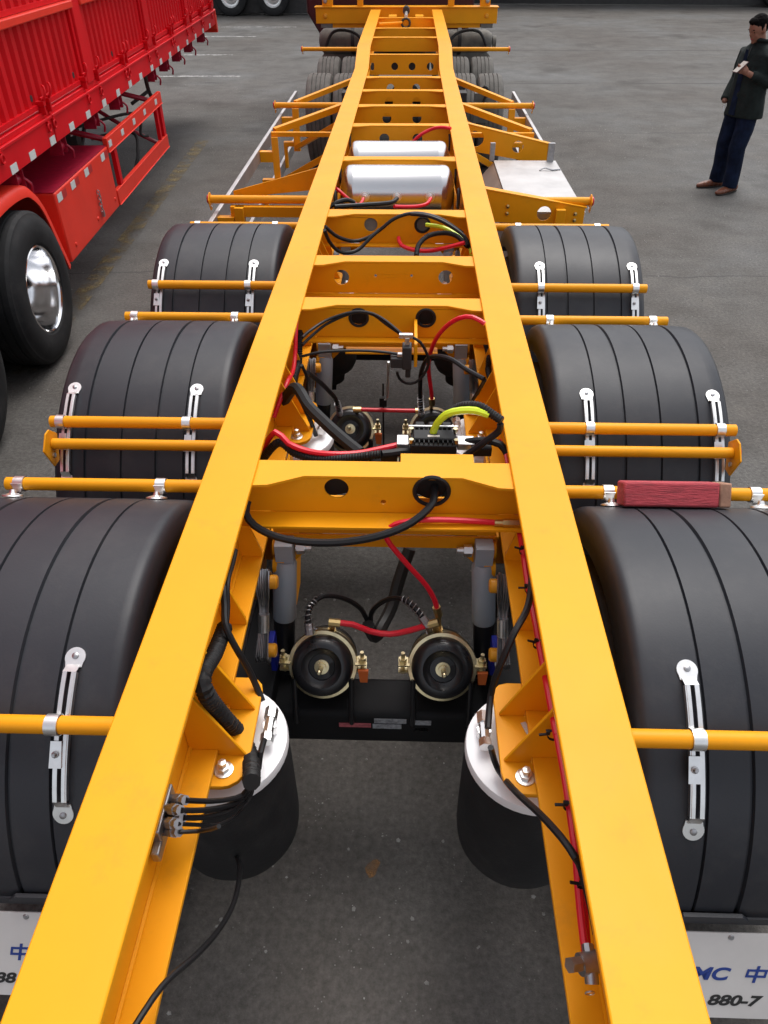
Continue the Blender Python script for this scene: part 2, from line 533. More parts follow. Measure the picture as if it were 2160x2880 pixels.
# ---- main rails with the raised gooseneck
RAIL_Y = [(-0.9, HR), (8.28, HR), (8.78, 1.475), (11.95, 1.515)]
RAIL_B = [(-0.9, ZB), (7.4, ZB), (8.7, 1.30), (11.95, 1.36)]
for s in (-1, 1):
    mb = MB()
    def rib(x0, x1, line, dz0, dz1, mb=mb):
        vs = []; fs = []
        for y, z in line:
            for x, d in ((x0, dz0), (x1, dz0), (x1, dz1), (x0, dz1)):
                vs.append((x, y, z + d))
        for i in range(len(line) - 1):
            for a in range(4):
                b_ = (a + 1) % 4
                fs.append((i * 4 + a, i * 4 + b_, (i + 1) * 4 + b_, (i + 1) * 4 + a))
        fs.append((3, 2, 1, 0)); e = (len(line) - 1) * 4; fs.append((e, e + 1, e + 2, e + 3))
        if x0 > x1: fs = [f[::-1] for f in fs]
        mb.add(vs, fs)
    rib(s * XI, s * XO, RAIL_Y, -0.014, 0)
    ys = sorted(set([p[0] for p in RAIL_Y] + [p[0] for p in RAIL_B]))
    def lerp_line(L, y):
        for (a, za), (b_, zb) in zip(L, L[1:]):
            if a <= y <= b_: return za + (zb - za) * (y - a) / (b_ - a)
    vs = []; fs = []
    for y in ys:
        zt, zb = lerp_line(RAIL_Y, y) - 0.0145, lerp_line(RAIL_B, y) + 0.0125
        for x in (s * XW - 0.004, s * XW + 0.004):
            vs += [(x, y, zb), (x, y, zt)]
    for i in range(len(ys) - 1):
        a = i * 4; b_ = a + 4
        fs += [(a, a + 1, b_ + 1, b_), (a + 2, b_ + 2, b_ + 3, a + 3)]
    mb.add(vs, fs)
    rail = mb.build('main_rail', 'yellow', T, bevel=0.003)
    wl = MB(); rib(s * XI, s * XO, RAIL_B, 0, 0.012, wl)
    wl.build('bottom_flange', 'yellow', rail, bevel=0.002)
    # weld beads along web and flange
    w2 = MB(); w2.tube([(s * (XW - 0.007), y, ZB + 0.016) for y in (-0.8, 1, 3, 5, 7.3)], 0.005, 5)
    w2.build('weld_bead', 'yellow', rail)
    # small stiffeners on the inside of the web
    for y in (1.30, 1.56, 2.62, 2.88, 3.95, 5.55, 6.2):
        st = MB(); st.plate([(0, 0), (0.062, 0), (0.062, 0.02), (0.03, 0.13), (0, 0.13)], (s * (XW - 0.0045), y, ZB + 0.0125), (-s, 0, 0), (0, 0, 1), 0.007)
        st.build('web_stiffener', 'yellow', rail)

# ---- crossmembers
def crossmember(y, ztop, zweb, holes=(), lower=0.0, flare=0.05, deep=0.07, hx=XW - 0.006, name='crossmember'):
    mb = MB()
    e = hx
    mb.plate([(-e, y + deep), (e, y + deep), (e, y - flare), (e - 0.10, y - flare * 0.85), (0.21, y - 0.001), (-0.21, y - 0.001), (-e + 0.10, y - flare * 0.85), (-e, y - flare)],
             (0, 0, ztop - 0.004), X3, Y3, 0.008)
    mb.plate([(-e, zweb), (e, zweb), (e, ztop - 0.0085), (-e, ztop - 0.0085)], (0, y + 0.004, 0), X3, Z3, 0.007,
             holes=[circ(hx_, hz_, hr_, 28) for hx_, hz_, hr_ in holes])
    if lower:
        mb.plate([(-e, y - lower), (e, y - lower), (e, y), (-e, y)], (0, 0, zweb - 0.0045), X3, Y3, 0.008)
    return mb.build(name, 'yellow', T, bevel=0.0018)
ZT = HR - 0.010
cm1 = crossmember(1.602, ZT, 1.216, [(-0.126, 1.296, 0.033), (0.13, 1.292, 0.046), (0.0, 1.252, 0.008)], lower=0.066)
cm2 = crossmember(2.716, ZT, 1.205, [(-0.128, 1.286, 0.034), (0.131, 1.287, 0.034)], lower=0.04)
crossmember(3.174, ZT, 1.196, [(-0.229, 1.267, 0.033), (0.224, 1.270, 0.031), (-0.08, 1.275, 0.006), (0.076, 1.276, 0.006)], lower=0.03)
cm4 = crossmember(3.828, ZT, 1.193, [(-0.129, 1.284, 0.033), (0.131, 1.285, 0.034)], lower=0.04)
for y in (4.891, 5.826, 6.513, 7.159, 7.828):
    crossmember(y, ZT, 1.14, [(-0.118, 1.25, 0.035), (0.118, 1.25, 0.035)], flare=0.035)
# thin plate notched into the first crossmember, carries the brake module
p = MB(); p.span(0.045, 0.245, 1.672, 1.715, ZT - 0.009, ZT - 0.001); p.build('module_shelf', 'yellow', T, bevel=0.0015)
# gooseneck step plate with round holes and the members in front of it
p = MB(); p.plate([(-0.40, 1.245), (0.40, 1.245), (0.40, 1.412), (-0.40, 1.412)], (0, 8.60, 0), X3, Z3, 0.008, holes=[circ(x, 1.318, 0.034) for x in (-0.094, 0.079, 0.26)] + [rrect(-0.335, -0.30, 1.285, 1.35, 0.012)])
p.span(-0.40, 0.40, 8.595, 8.66, 1.4125, 1.420)
p.build('step_plate', 'yellow', T, bevel=0.002)
for y, z in ((9.42, 1.475), (10.2, 1.48), (11.15, 1.495)):
    crossmember(y, z, z - 0.13, flare=0.03)
p = MB(); p.span(-0.40, 0.40, 10.55, 11.9, 1.362, 1.372); 
for x0 in (-0.22, 0.12):
    q = MB(); q.span(x0, x0 + 0.10, 11.25, 11.5, 1.3725, 1.50); q.build('deck_block', 'yellow', T, bevel=0.002)
p.build('kingpin_plate', 'yellow', T, bevel=0.002)
# front bolster with uprights
p = MB(); p.span(-1.22, 1.22, 12.02, 12.2, 1.35, 1.53); p.span(-1.235, 1.235, 12.0, 12.22, 1.531, 1.541)
bol = p.build('front_bolster', 'yellow', T, bevel=0.004)
for x0, x1 in ((-1.13, -0.995), (-0.66, -0.585), (0.56, 0.64), (0.99, 1.12)):
    p = MB(); p.span(x0, x1, 12.06, 12.18, 1.5415, 1.98); p.build('upright', 'yellow', bol, bevel=0.004)
for x in (-1.09, 1.08):
    for y_, z_ in ((12.0195, 1.44), (12.0595, 1.60)):
        p = MB(); p.lathe([(0.0, -0.022), (0.022, -0.02), (0.028, -0.006), (0.028, 0)], (x, y_, z_), (0, 1, 0), 14); p.build('lock_button', 'zinc_dull' if z_ > 1.5 else 'orange_bolt', bol)
    p = MB(); p.span(x - 0.07, x + 0.09, 12.03, 12.17, 1.30, 1.3495); p.build('twist_lock_housing', 'dusty_grey', bol, bevel=0.004)
p = MB(); p.span(-1.0, -0.32, 12.05, 12.16, 1.30, 1.349); p.span(0.32, 1.0, 12.05, 12.16, 1.30, 1.349); split_build(p, 'bolster_web', 'yellow', bol)
# coupling: eyelet with spring on the gooseneck
p = MB(); ring = [(0.05 * math.cos(a), 11.12, 1.44 + 0.05 * math.sin(a)) for a in [i * 2 * PI / 20 for i in range(21)]]; p.sweep([Vector(q) for q in ring], 0.014, 8, cap=False)
p.build('cable_eye', 'dark_steel', T)
p = MB(); p.cyl((0, 11.2, 1.50), (0, 11.7, 1.50), 0.02); p.build('breather', 'zinc', T)
p = MB(); p.cyl((0, 11.95, 1.517), (0, 11.7, 1.52), 0.045); p.build('socket_boss', 'dark_steel', T)
p = MB(); p.tube([(-0.33, 10.75, 1.47), (-0.05, 11.1, 1.45)], 0.012); p.build('guide_rod', 'yellow', T)

# ---- suspension
LAB = {0: 'front', 1: 'middle', 2: 'rear'}
def lathe_mesh(name, prof, ax, m, n=32, ang=30):
    mb = MB(); mb.lathe(prof, (0, 0, 0), ax, n)
    me = bpy.data.meshes.new(name); me.from_pydata(mb.v, [], mb.f); me.materials.append(MATS[m])
    me.polygons.foreach_set('use_smooth', [True] * len(me.polygons)); me.set_sharp_from_angle(angle=R_(ang)); return me
TY = [(0.27, -0.11), (0.30, -0.135), (0.38, -0.15), (0.46, -0.148), (0.49, -0.135), (0.505, -0.11)]
for gx in (-0.075, -0.025, 0.025, 0.075):
    TY += [(0.507, gx - 0.006), (0.494, gx - 0.004), (0.494, gx + 0.004), (0.507, gx + 0.006)]
TY += [(0.505, 0.11), (0.49, 0.135), (0.46, 0.148), (0.38, 0.15), (0.30, 0.135), (0.27, 0.11), (0.262, 0.0), (0.27, -0.11)]
tyre_me = lathe_mesh('tyre', TY, (1, 0, 0), 'rubber', 56)
rim_me = lathe_mesh('rim', [(0.275, -0.115), (0.262, -0.11), (0.255, -0.04), (0.24, 0.02), (0.20, 0.035), (0.10, 0.035), (0.09, 0.06), (0.05, 0.07), (0.0, 0.07)], (1, 0, 0), 'zinc_dull', 40)
for ai, ya in enumerate(AX):
    # axle beam: rounded square tube
    mb = MB()
    sec = rrect(-0.075, 0.075, -0.075, 0.075, 0.022, 4)
    mb.plate(sec, (0, ya, ZA), Y3, Z3, 1.16)
    axle = mb.build('axle', 'chassis_black', T, ang=25)
    for s in (-1, 1):
        for dx in (0.745, 1.085):
            w = link('wheel', tyre_me, axle, (s * dx, ya, ZA + 0.0))
            w.rotation_euler = (0, 0, 0 if s > 0 else PI)
    if ai == 2:
        for x0, x1, z0, m in ((-0.135, -0.035, 0.512, 'sticker_red'), (-0.025, 0.075, 0.535, 'sticker_grey'), (0.095, 0.152, 0.53, 'sticker_grey'), (-0.03, 0.06, 0.508, 'sticker_grey')):
            st = MB(); st.span(x0, x1, ya - 0.0766, ya - 0.0752, z0, z0 + (0.02 if m == 'sticker_red' else 0.022)); st.build('sticker', m, axle)
        cu = bpy.data.curves.new('lettering', 'FONT'); cu.body = 'ABS'; cu.size = 0.022; cu.extrude = 0.0003
        to = bpy.data.objects.new('lettering', cu); COL.objects.link(to)
        dg = bpy.context.evaluated_depsgraph_get(); me = bpy.data.meshes.new_from_object(to.evaluated_get(dg)); bpy.data.objects.remove(to)
        for vv in me.vertices: vv.co = Vector((0.10 + vv.co.x * 1.2, ya - 0.0762, 0.500 + vv.co.y))
        me.materials.clear(); me.materials.append(MATS['sticker']); link('lettering', me, axle)
    for s in (-1, 1):
        # air spring with pressed cap
        bx, by = s * 0.365, ya - 0.46
        mb = MB(); mb.lathe([(0.05, 0.985), (0.12, 0.985), (0.150, 0.978), (0.157, 0.955), (0.159, 0.90), (0.160, 0.75), (0.160, 0.67), (0.156, 0.63), (0.142, 0.60), (0.115, 0.585), (0.095, 0.58), (0.09, 0.52), (0.0, 0.52)], (bx, by, 0), Z3, 44)
        bag = mb.build('air_spring', 'rubber', T, ang=60)
        mb = MB(); mb.lathe([(0.0, 1.000), (0.10, 1.000), (0.146, 0.999), (0.156, 0.995), (0.1585, 0.986), (0.1585, 0.972)], (bx, by, 0), Z3, 48)
        mb.build('cap_plate', 'white_cap', bag, ang=25)
        # trailing arm from hanger to spring seat
        mb = MB()
        pth = [(s * 0.40, ya + 0.50, 0.60), (s * 0.40, ya + 0.2, 0.62), (s * 0.40, ya, 0.60), (s * 0.385, ya - 0.25, 0.50), (s * 0.37, ya - 0.48, 0.488)]
        P = smooth_path([Vector(q) for q in pth], 0.05)
        vs = []; fs = []
        for q in P:
            for dx, dz in ((-0.05, -0.03), (0.05, -0.03), (0.05, 0.03), (-0.05, 0.03)): vs.append(q + Vector((dx, 0, dz)))
        for i in range(len(P) - 1):
            for a in range(4):
                b_ = (a + 1) % 4; fs.append((i * 4 + a, i * 4 + b_, i * 4 + 4 + b_, i * 4 + 4 + a))
        fs += [(3, 2, 1, 0), tuple(len(vs) - 4 + i for i in range(4))]
        mb.add(vs, fs); mb.box((s * 0.40, ya, 0.60), (0.13, 0.19, 0.09))
        mb.build('trailing_arm', 'chassis_black', T, bevel=0.004)
        # bracket plate under the rail above the spring, with two gussets and a bolt
        mb = MB()
        x_in, x_out = 0.272, 0.47
        poly = [(s * x_out, by - 0.165), (s * 0.325, by - 0.165)] + [(s * (0.325 - 0.053 * math.sin(a)), by - 0.112 - 0.053 * math.cos(a)) for a in (0.4, 0.8, 1.2, 1.57)] + \
               [(s * x_in, by + 0.09)] + [(s * (x_in + 0.035 * (1 - math.cos(a))), by + 0.09 + 0.035 * math.sin(a)) for a in (0.5, 1.0, 1.57)] + [(s * x_out, by + 0.125)]
        mb.plate(poly, (0, 0, 1.062), X3, Y3, 0.012)
        br = mb.build('spring_bracket', 'yellow', T, bevel=0.002)
        for gy in (by - 0.085, by + 0.035):
            mb = MB(); mb.plate([(s * 0.28, 1.0685), (s * 0.3385, 1.0685), (s * 0.3385, ZB + 0.0125), (s * (XW - 0.0045), ZB + 0.0125), (s * (XW - 0.0045), 1.31), (s * (XW - 0.02), 1.31)], (0, gy, 0), X3, Z3, 0.008)
            mb.build('gusset', 'yellow', br, bevel=0.0015)
        mb = MB(); mb.lathe([(0.021, 0), (0.021, 0.003), (0.0195, 0.0035)], (s * 0.322, by - 0.125, 1.0682), Z3, 18, True)
        mb.lathe([(0.0135, 0.0036), (0.0135, 0.015), (0.009, 0.016), (0.009, 0.030), (0.0, 0.032)], (s * 0.322, by - 0.125, 1.0682), Z3, 6); mb.build('bolt', 'zinc', br)
        # air fitting on the cap
        mb = MB(); mb.cyl((s * 0.249, by + 0.02, 1.0005), (s * 0.249, by + 0.02, 1.03), 0.017, n=6); mb.cyl((s * 0.249, by + 0.062, 1.03), (s * 0.249, by - 0.025, 1.03), 0.012, n=8); mb.cyl((s * 0.249, by + 0.064, 1.03), (s * 0.249, by + 0.034, 1.03), 0.0155, n=6); mb.cyl((s * 0.249, by - 0.028, 1.03), (s * 0.249, by - 0.008, 1.03), 0.0155, n=6)
        mb.build('air_fitting', 'zinc', bag)
        # hanger in front of the axle
        hy = ya + 0.50
        mb = MB()
        for hx in (0.335, 0.465):
            mb.plate([(hy - 0.30, 1.068), (hy + 0.16, 1.068), (hy + 0.12, 0.60), (hy + 0.06, 0.52), (hy - 0.06, 0.52), (hy - 0.12, 0.62), (hy - 0.24, 0.98)], (s * hx, 0, 0), Y3, Z3, 0.010)
        mb.plate([(-0.06, 0.60), (0.06, 0.60), (0.06, 1.062), (-0.06, 1.062)], (s * 0.40, hy + 0.10, 0), X3, Z3, 0.008)
        hg = mb.build('hanger', 'yellow', T, bevel=0.002)
        mb = MB()
        for zz, yy in ((1.035, ya + 0.18), (0.985, ya + 0.155)):
            mb.cyl((s * 0.329, yy, zz), (s * 0.295, yy, zz), 0.026, n=16)
        split_build(mb, 'spacer_boss', 'yellow', hg)
        # shock absorber
        tp, bt = Vector((s * 0.292, ya + 0.17, 1.05)), Vector((s * 0.325, ya + 0.085, 0.56))
        dr = (bt - tp).normalized()
        mb = MB(); mb.box(tp + dr * 0.02, (0.052, 0.05, 0.075)); mb.rings([(tp + dr * 0.05, 0.030), (tp + dr * 0.062, 0.036), (tp + dr * 0.262, 0.036), (tp + dr * 0.265, 0.034)], 24)
        sh = mb.build('shock_absorber', 'shock_grey', T, ang=40)
        mb = MB(); mb.rings([(tp + dr * 0.26, 0.0335), (tp + dr * 0.50, 0.0335), (tp + dr * 0.51, 0.025)], 24); mb.build('lower_tube', 'black_paint', sh)
        mb = MB(); mb.cyl((s * 0.262, ya + 0.175, 1.035), (s * 0.215, ya + 0.175, 1.035), 0.011, n=10); mb.cyl((s * 0.259, ya + 0.175, 1.035), (s * 0.235, ya + 0.175, 1.035), 0.019, n=6); mb.build('nut', 'zinc', sh)
        # limit cable with orange pins
        mb = MB()
        A, B_ = Vector((s * 0.345, ya + 0.075, 0.99)), Vector((s * 0.355, ya - 0.01, 0.79))
        for k in range(7):
            off = Vector(((k - 3) * 0.006 * s, random.uniform(-.006, .006), random.uniform(-.004, .004)))
            lp = [A + Vector((0, 0.03, 0.005)) + off, A + Vector((0, 0.0, 0.045)) + off, A + Vector((0, -0.032, 0.0)) + off, A.lerp(B_, 0.35) + off * 0.7, A.lerp(B_, 0.65) + off * 0.7, B_ + Vector((0, -0.03, 0.0)) + off, B_ + Vector((0, -0.005, -0.04)) + off, B_ + Vector((0, 0.025, -0.01)) + off]
            mb.tube(lp, 0.0032, 5)
        lc = mb.build('limit_cable', 'zinc_dull', T)
        mb = MB(); mb.cyl(A.lerp(B_, 0.46), A.lerp(B_, 0.72), 0.017, n=12); mb.build('ferrule', 'zinc', lc)
        for Q in (A, B_):
            mb = MB(); mb.rings([(Q + Vector((-s * 0.012, 0, 0)), 0.021), (Q + Vector((-s * 0.036, 0, 0)), 0.021), (Q + Vector((-s * 0.040, 0, 0)), 0.016)], 16); mb.build('cable_pin', 'orange_bolt', lc)
        mb = MB(); mb.box((s * 0.335, ya + 0.03, 0.74), (0.018, 0.05, 0.13)); mb.build('wear_sensor', 'blue_plastic', T, bevel=0.003)
    # cross plate between the hangers
    mb = MB()
    yc = ya + 0.175
    mb.plate([(-0.33, 1.064), (0.33, 1.064), (0.33, 0.90), (0.215, 1.02), (-0.215, 1.02), (-0.33, 0.90)], (0, yc + 0.03, 0), X3, Z3, 0.008)
    mb.plate([(-0.33, 1.068), (-0.33, 1.205), (0.33, 1.205), (0.33, 1.068)], (0, yc + 0.034, 0), X3, Z3, 0.008)
    mb.build('hanger_cross_plate', 'yellow', T, bevel=0.0018)
    # brake chambers
    for s in (-1, 1):
        cx, cz, cy = s * 0.179, 0.735, ya - 0.01
        AXD = Vector((0, -0.80, 0.60)).normalized()          # chamber axis, towards the rear and up
        O = Vector((cx, cy, cz))
        mb = MB(); mb.lathe([(0.0, -0.17), (0.06, -0.17), (0.085, -0.15), (0.095, -0.12), (0.095, -0.03), (0.10, -0.012), (0.10, 0.0), (0.093, 0.012), (0.091, 0.034), (0.085, 0.052), (0.072, 0.062), (0.060, 0.062), (0.053, 0.052), (0.040, 0.049), (0.038, 0.044), (0.0, 0.044)], O, AXD, 44)
        ch = mb.build('brake_chamber', 'black_paint', T, ang=50)
        mb = MB(); mb.lathe([(0.092, -0.018), (0.1025, -0.016), (0.105, 0.0), (0.1025, 0.016), (0.092, 0.018), (0.092, -0.018)], O, AXD, 44)
        mb.lathe([(0.091, -0.066), (0.099, -0.062), (0.1005, -0.05), (0.099, -0.038), (0.091, -0.034), (0.091, -0.066)], O, AXD, 44)
        side = AXD.cross(X3).normalized()
        for sg in (-1, 1):
            q = O + X3 * sg * 0.114
            mb.box(q + Vector((0, 0, 0.014)), (0.034, 0.034, 0.006)); mb.box(q - Vector((0, 0, 0.014)), (0.034, 0.034, 0.006))
        mb.build('clamp_ring', 'passivated', ch)
        mb = MB()
        for sg in (-1, 1):
            q = O + X3 * sg * 0.118
            mb.cyl(q - Vector((0, 0, 0.03)), q + Vector((0, 0, 0.055)), 0.006, n=8); mb.cyl(q + Vector((0, 0, 0.017)), q + Vector((0, 0, 0.032)), 0.012, n=6); mb.cyl(q - Vector((0, 0, 0.017)), q - Vector((0, 0, 0.028)), 0.012, n=6)
        split_build(mb, 'clamp_bolt', 'passivated', ch)
        mb = MB(); q = O + AXD * 0.044
        mb.lathe([(0.022, 0.0), (0.022, 0.004), (0.014, 0.0045), (0.014, 0.016), (0.007, 0.0165), (0.007, 0.075), (0.004, 0.078), (0, 0.078)], q, AXD, 16); mb.build('release_bolt', 'passivated', ch)
        mb = MB(); mb.plate(rrect(-0.012, 0.020, -0.020, 0.020, 0.009), q + X3 * 0.034 + AXD * 0.003 - Vector((0, 0, 0.008)), X3, AXD.cross(X3), 0.004); mb.build('plug_cover', 'rubber', ch)
        mb = MB(); mb.plate([(-0.016, 0), (0.016, 0), (0.013, -0.055), (-0.010, -0.055)], O + X3 * 0.121 + AXD * 0.022 - Vector((0, 0, 0.018)), X3, Z3, 0.010); mb.build('tag', 'orange_plastic', ch, bevel=0.002)
        mb = MB()
        for dx in (-0.085, 0.085):
            mb.tube([(cx + dx, ya - 0.05, 0.715), (cx + dx, ya - 0.082, 0.60), (cx + dx, ya - 0.085, 0.545)], 0.008, 8)
            
        split_build(mb, 'bracket_stud', 'black_paint', ch)
        mb = MB(); mb.plate(rrect(-0.09, 0.09, 0.56, 0.68, 0.02), (cx, ya + 0.11, 0), X3, Z3, 0.01); mb.build('chamber_bracket', 'black_paint', ch)
        if ai: continue
        mb = MB()
        q0 = O - AXD * 0.05 + Vector((0, 0, 0.10))
        for dx in (-0.045, 0.03):
            mb.cyl(q0 + X3 * dx - Z3 * 0.01, q0 + X3 * dx + Z3 * 0.04, 0.009, n=6); mb.cyl(q0 + X3 * dx + Z3 * 0.018, q0 + X3 * dx + Z3 * 0.03, 0.013, n=6)
        split_build(mb, 'port_fitting', 'brass', ch)
    # wheel ends and brake drums behind the tyres
    mb = MB()
    for s in (-1, 1): mb.cyl((s * 0.56, ya, ZA), (s * 0.72, ya, ZA), 0.20, n=28)
    split_build(mb, 'brake_drum', 'dark_steel', axle)
    for s in (-1, 1):
        mb = MB(); mb.tube([(s * 0.19, ya + 0.06, 0.66), (s * 0.36, ya + 0.08, 0.58), (s * 0.55, ya + 0.08, 0.55)], 0.02, 8); mb.build('camshaft', 'black_paint', axle)

# ---- mudguards
def fender_mesh(s, ya, a0, a1):
    prof = [(0.604, -0.11), (0.606, -0.05), (0.610, -0.022), (0.618, -0.008), (0.632, -0.001), (0.650, 0.0)]
    for gx, w in ((0.765, 0.0042), (0.868, 0.0065), (1.000, 0.0042), (1.135, 0.0065)):
        prof += [(gx - w, 0.002), (gx - w * 0.5, -0.008), (gx + w * 0.5, -0.008), (gx + w, 0.002)]
    prof += [(1.20, 0.0), (1.242, -0.003), (1.256, -0.014), (1.261, -0.05)]
    n = 40; vs = []; fs = []; k = len(prof)
    for i in range(n + 1):
        a = R_(a0 + (a1 - a0) * i / n)
        for x, d in prof:
            r = RF + d - 0.004
            vs.append((s * x, ya + r * math.cos(a), ZA + r * math.sin(a)))
    for i in range(n):
        for j in range(k - 1):
            f = (i * k + j, i * k + j + 1, (i + 1) * k + j + 1, (i + 1) * k + j)
            fs.append(f if s < 0 else f[::-1])
    return vs, fs
def on_arc(ya, ang, r, x=0.0):
    a = R_(ang); return Vector((x, ya + r * math.cos(a), ZA + r * math.sin(a)))
for ai, ya in enumerate(AX):
    for s in (-1, 1):
        mb = MB(); vs, fs = fender_mesh(s, ya, 34, 171); mb.add(vs, fs)
        fd = mb.build('mudguard', 'fender', T, ang=50, solid=0.006)
        for bar_a, which in ((130.5, 'rear'), (49.5, 'front')):
            c = on_arc(ya, bar_a, 0.712)
            mb = MB(); mb.cyl((s * (XW + 0.005), c.y, c.z), (s * 1.25, c.y, c.z), 0.0215, n=20)
            bar = mb.build('mudguard_bar', 'yellow', T)
            mb = MB(); mb.lathe([(0.0185, 0.0), (0.0185, 0.0012), (0, 0.0012)], (s * 1.25, c.y, c.z), (s, 0, 0), 18); mb.build('bar_end', 'blk', bar)
            for x in (0.735, 1.203):
                if which == 'rear':
                    mb = MB()
                    def ribbon(a0, a1, r0, r1, x0, x1, th=0.0035, n=8, mb=mb, ya=ya, s=s):
                        vs = []; fs = []
                        for i in range(n + 1):
                            t = i / n; a = a0 + (a1 - a0) * t; r = r0 + (r1 - r0) * t
                            for xx, dr in ((x0, 0), (x1, 0), (x1, th), (x0, th)): vs.append(on_arc(ya, a, r + dr, s * xx))
                        for i in range(n):
                            for q in range(4):
                                w = (q + 1) % 4; f = (i * 4 + q, i * 4 + w, i * 4 + 4 + w, i * 4 + 4 + q); fs.append(f if s < 0 else f[::-1])
                        fs += [(3, 2, 1, 0), tuple(n * 4 + i for i in range(4))]
                        mb.add(vs, fs)
                    r0 = RF - 0.003; r1 = RF + 0.016
                    for sg in (-1, 1):
                        xa, xb = x + sg * 0.0052, x + sg * 0.0135
                        ribbon(120.5, 145.5, r1, r1, min(xa, xb), max(xa, xb), 0.004, 10)
                        xa, xb = x + sg * 0.0135, x + sg * 0.0165
                        ribbon(120.5, 145.5, r1 - 0.011, r1 - 0.011, min(xa, xb), max(xa, xb), 0.013, 10)
                    for a0_, a1_ in ((118.7, 120.5), (145.5, 147.3)):
                        ra, rb = (r0, r1) if a0_ < 130 else (r1, r0)
                        ribbon(a0_, a1_, ra, rb, x - 0.0165, x + 0.0165, 0.004, 3)
                    for pa, dd in ((117.3, -1), (148.7, 1)):
                        cc = on_arc(ya, pa, r0, s * x); nn = on_arc(ya, pa, 1.0, 0) - Vector((0, ya, ZA)); tt = X3.cross(nn)
                        mb.lathe([(0.0, 0.0), (0.025, 0.0), (0.025, 0.004), (0.0, 0.0042)], cc, nn, 24)
                        mb.plate([(-0.025, -0.004), (0.025, -0.004), (0.0195, 0.024), (-0.0195, 0.024)] if dd > 0 else [(-0.025, 0.004), (0.025, 0.004), (0.0195, -0.024), (-0.0195, -0.024)], cc + nn * 0.0025, X3, -tt, 0.0036)
                    strap = mb.build('mounting_strap', 'zinc', fd, ang=30)
                    mb = MB()
                    for pa in (117.0, 149.0):
                        cc = on_arc(ya, pa, r0 + 0.004, s * x); nn = on_arc(ya, pa, 1.0, 0) - Vector((0, ya, ZA))
                        mb.lathe([(0.0085, 0.0), (0.008, 0.003), (0.004, 0.005), (0, 0.005)], cc, nn, 12)
                    split_build(mb, 'rivet', 'zinc_dull', fd)
                    # pipe clamp round the bar with a screw tab
                    mb = MB(); mb.lathe([(0.0228, -0.016), (0.0255, -0.015), (0.0255, 0.015), (0.0228, 0.016)], (s * x - 0.009, c.y, c.z), X3, 20)
                    tn = on_arc(ya, 136.0, RF + 0.022, s * x - 0.009); nn = (on_arc(ya, 137.0, 1.0, 0) - Vector((0, ya, ZA))); tt = X3.cross(nn)
                    mb.build('pipe_clamp', 'zinc', bar, ang=40)
                    mb = MB(); mb.plate([(-0.0130, -0.028), (0.0130, -0.028), (0.0145, 0.034), (-0.0145, 0.034)], tn, X3, tt, 0.003); mb.build('clamp_tab', 'zinc', bar)
                    q = on_arc(ya, 136.2, RF + 0.0235, s * x - 0.009)
                    mb = MB(); mb.lathe([(0.0085, 0), (0.0085, 0.003), (0.006, 0.004), (0.004, 0.012), (0, 0.012)], q, nn, 10); mb.build('screw', 'zinc_dull', bar)
                else:
                    mb = MB(); mb.lathe([(0.0228, -0.017), (0.0255, -0.016), (0.0255, 0.016), (0.0228, 0.017)], (s * (x - 0.01) - 0.012, c.y, c.z), X3, 20)
                    nn = (on_arc(ya, 54.0, 1.0, 0) - Vector((0, ya, ZA)))
                    mb.plate([(-0.017, 0.020), (0.017, 0.020), (0.006, -0.022), (-0.006, -0.022)], Vector((s * (x - 0.01) - 0.012, c.y - 0.0262, c.z)), X3, Z3, 0.003)
                    fo = on_arc(ya, 53.5, RF, s * (x - 0.01) - 0.012)
                    mb.lathe([(0.034, 0.0), (0.032, 0.004), (0.012, 0.010), (0.008, 0.022), (0, 0.022)], fo, nn, 20)
                    split_build(mb, 'pipe_clamp', 'zinc', bar, ang=40)
        # mud flap under the last mudguard
        if ai == 2:
            mb = MB(); ed = on_arc(ya, 171, RF)
            mb.plate([(s * 0.61, 0), (s * 1.25, 0), (s * 1.25, -0.03), (s * 0.61, -0.03)], (0, ed.y + 0.004, ed.z + 0.005), X3, Z3, 0.012)
            mb.plate([(s * 0.72, 0.0), (s * 0.90, 0.0), (s * 0.88, 0.022), (s * 0.74, 0.022)], (0, ed.y - 0.0035, ed.z + 0.003), X3, Z3, 0.01)
            mb.build('lower_rail', 'fender', fd)
            FO = Vector((0, 0.80, 0.55)); FD = Vector((0, -0.18, -0.35)).normalized(); FN = X3.cross(FD).normalized()
            mb = MB(); mb.plate([(s * 0.61, -0.012), (s * 1.25, -0.012), (s * 1.25, 0.232), (s * 0.61, 0.232)], FO, X3, FD, 0.004)
            fl = mb.build('mud_flap', 'flap', fd, bevel=0.001)
            SF = FN if FN.z > 0 else -FN
            mb = MB()
            for x in (0.66, 0.87, 1.05, 1.20): mb.lathe([(0.008, 0.0), (0.006, 0.003), (0, 0.003)], FO + X3 * s * x + FD * 0.0 + SF * 0.002, SF, 10)
            split_build(mb, 'rivet', 'zinc_dull', fl)
            def flap_text(txt, x, v, size, m, sx=1.0, FO=FO, FD=FD, SF=SF, fl=fl):
                cu = bpy.data.curves.new('lettering', 'FONT'); cu.body = txt; cu.size = size; cu.shear = 0.25; cu.extrude = 0.0004; cu.offset = size * 0.03
                to = bpy.data.objects.new('lettering', cu); COL.objects.link(to)
                dg = bpy.context.evaluated_depsgraph_get(); me = bpy.data.meshes.new_from_object(to.evaluated_get(dg)); bpy.data.objects.remove(to)
                base = FO + FD * v + SF * 0.0030
                for vv in me.vertices: vv.co = base + X3 * (x + vv.co.x * sx) - FD * vv.co.y + SF * vv.co.z
                me.materials.clear(); me.materials.append(MATS[m]); me.update()
                link('lettering', me, fl)
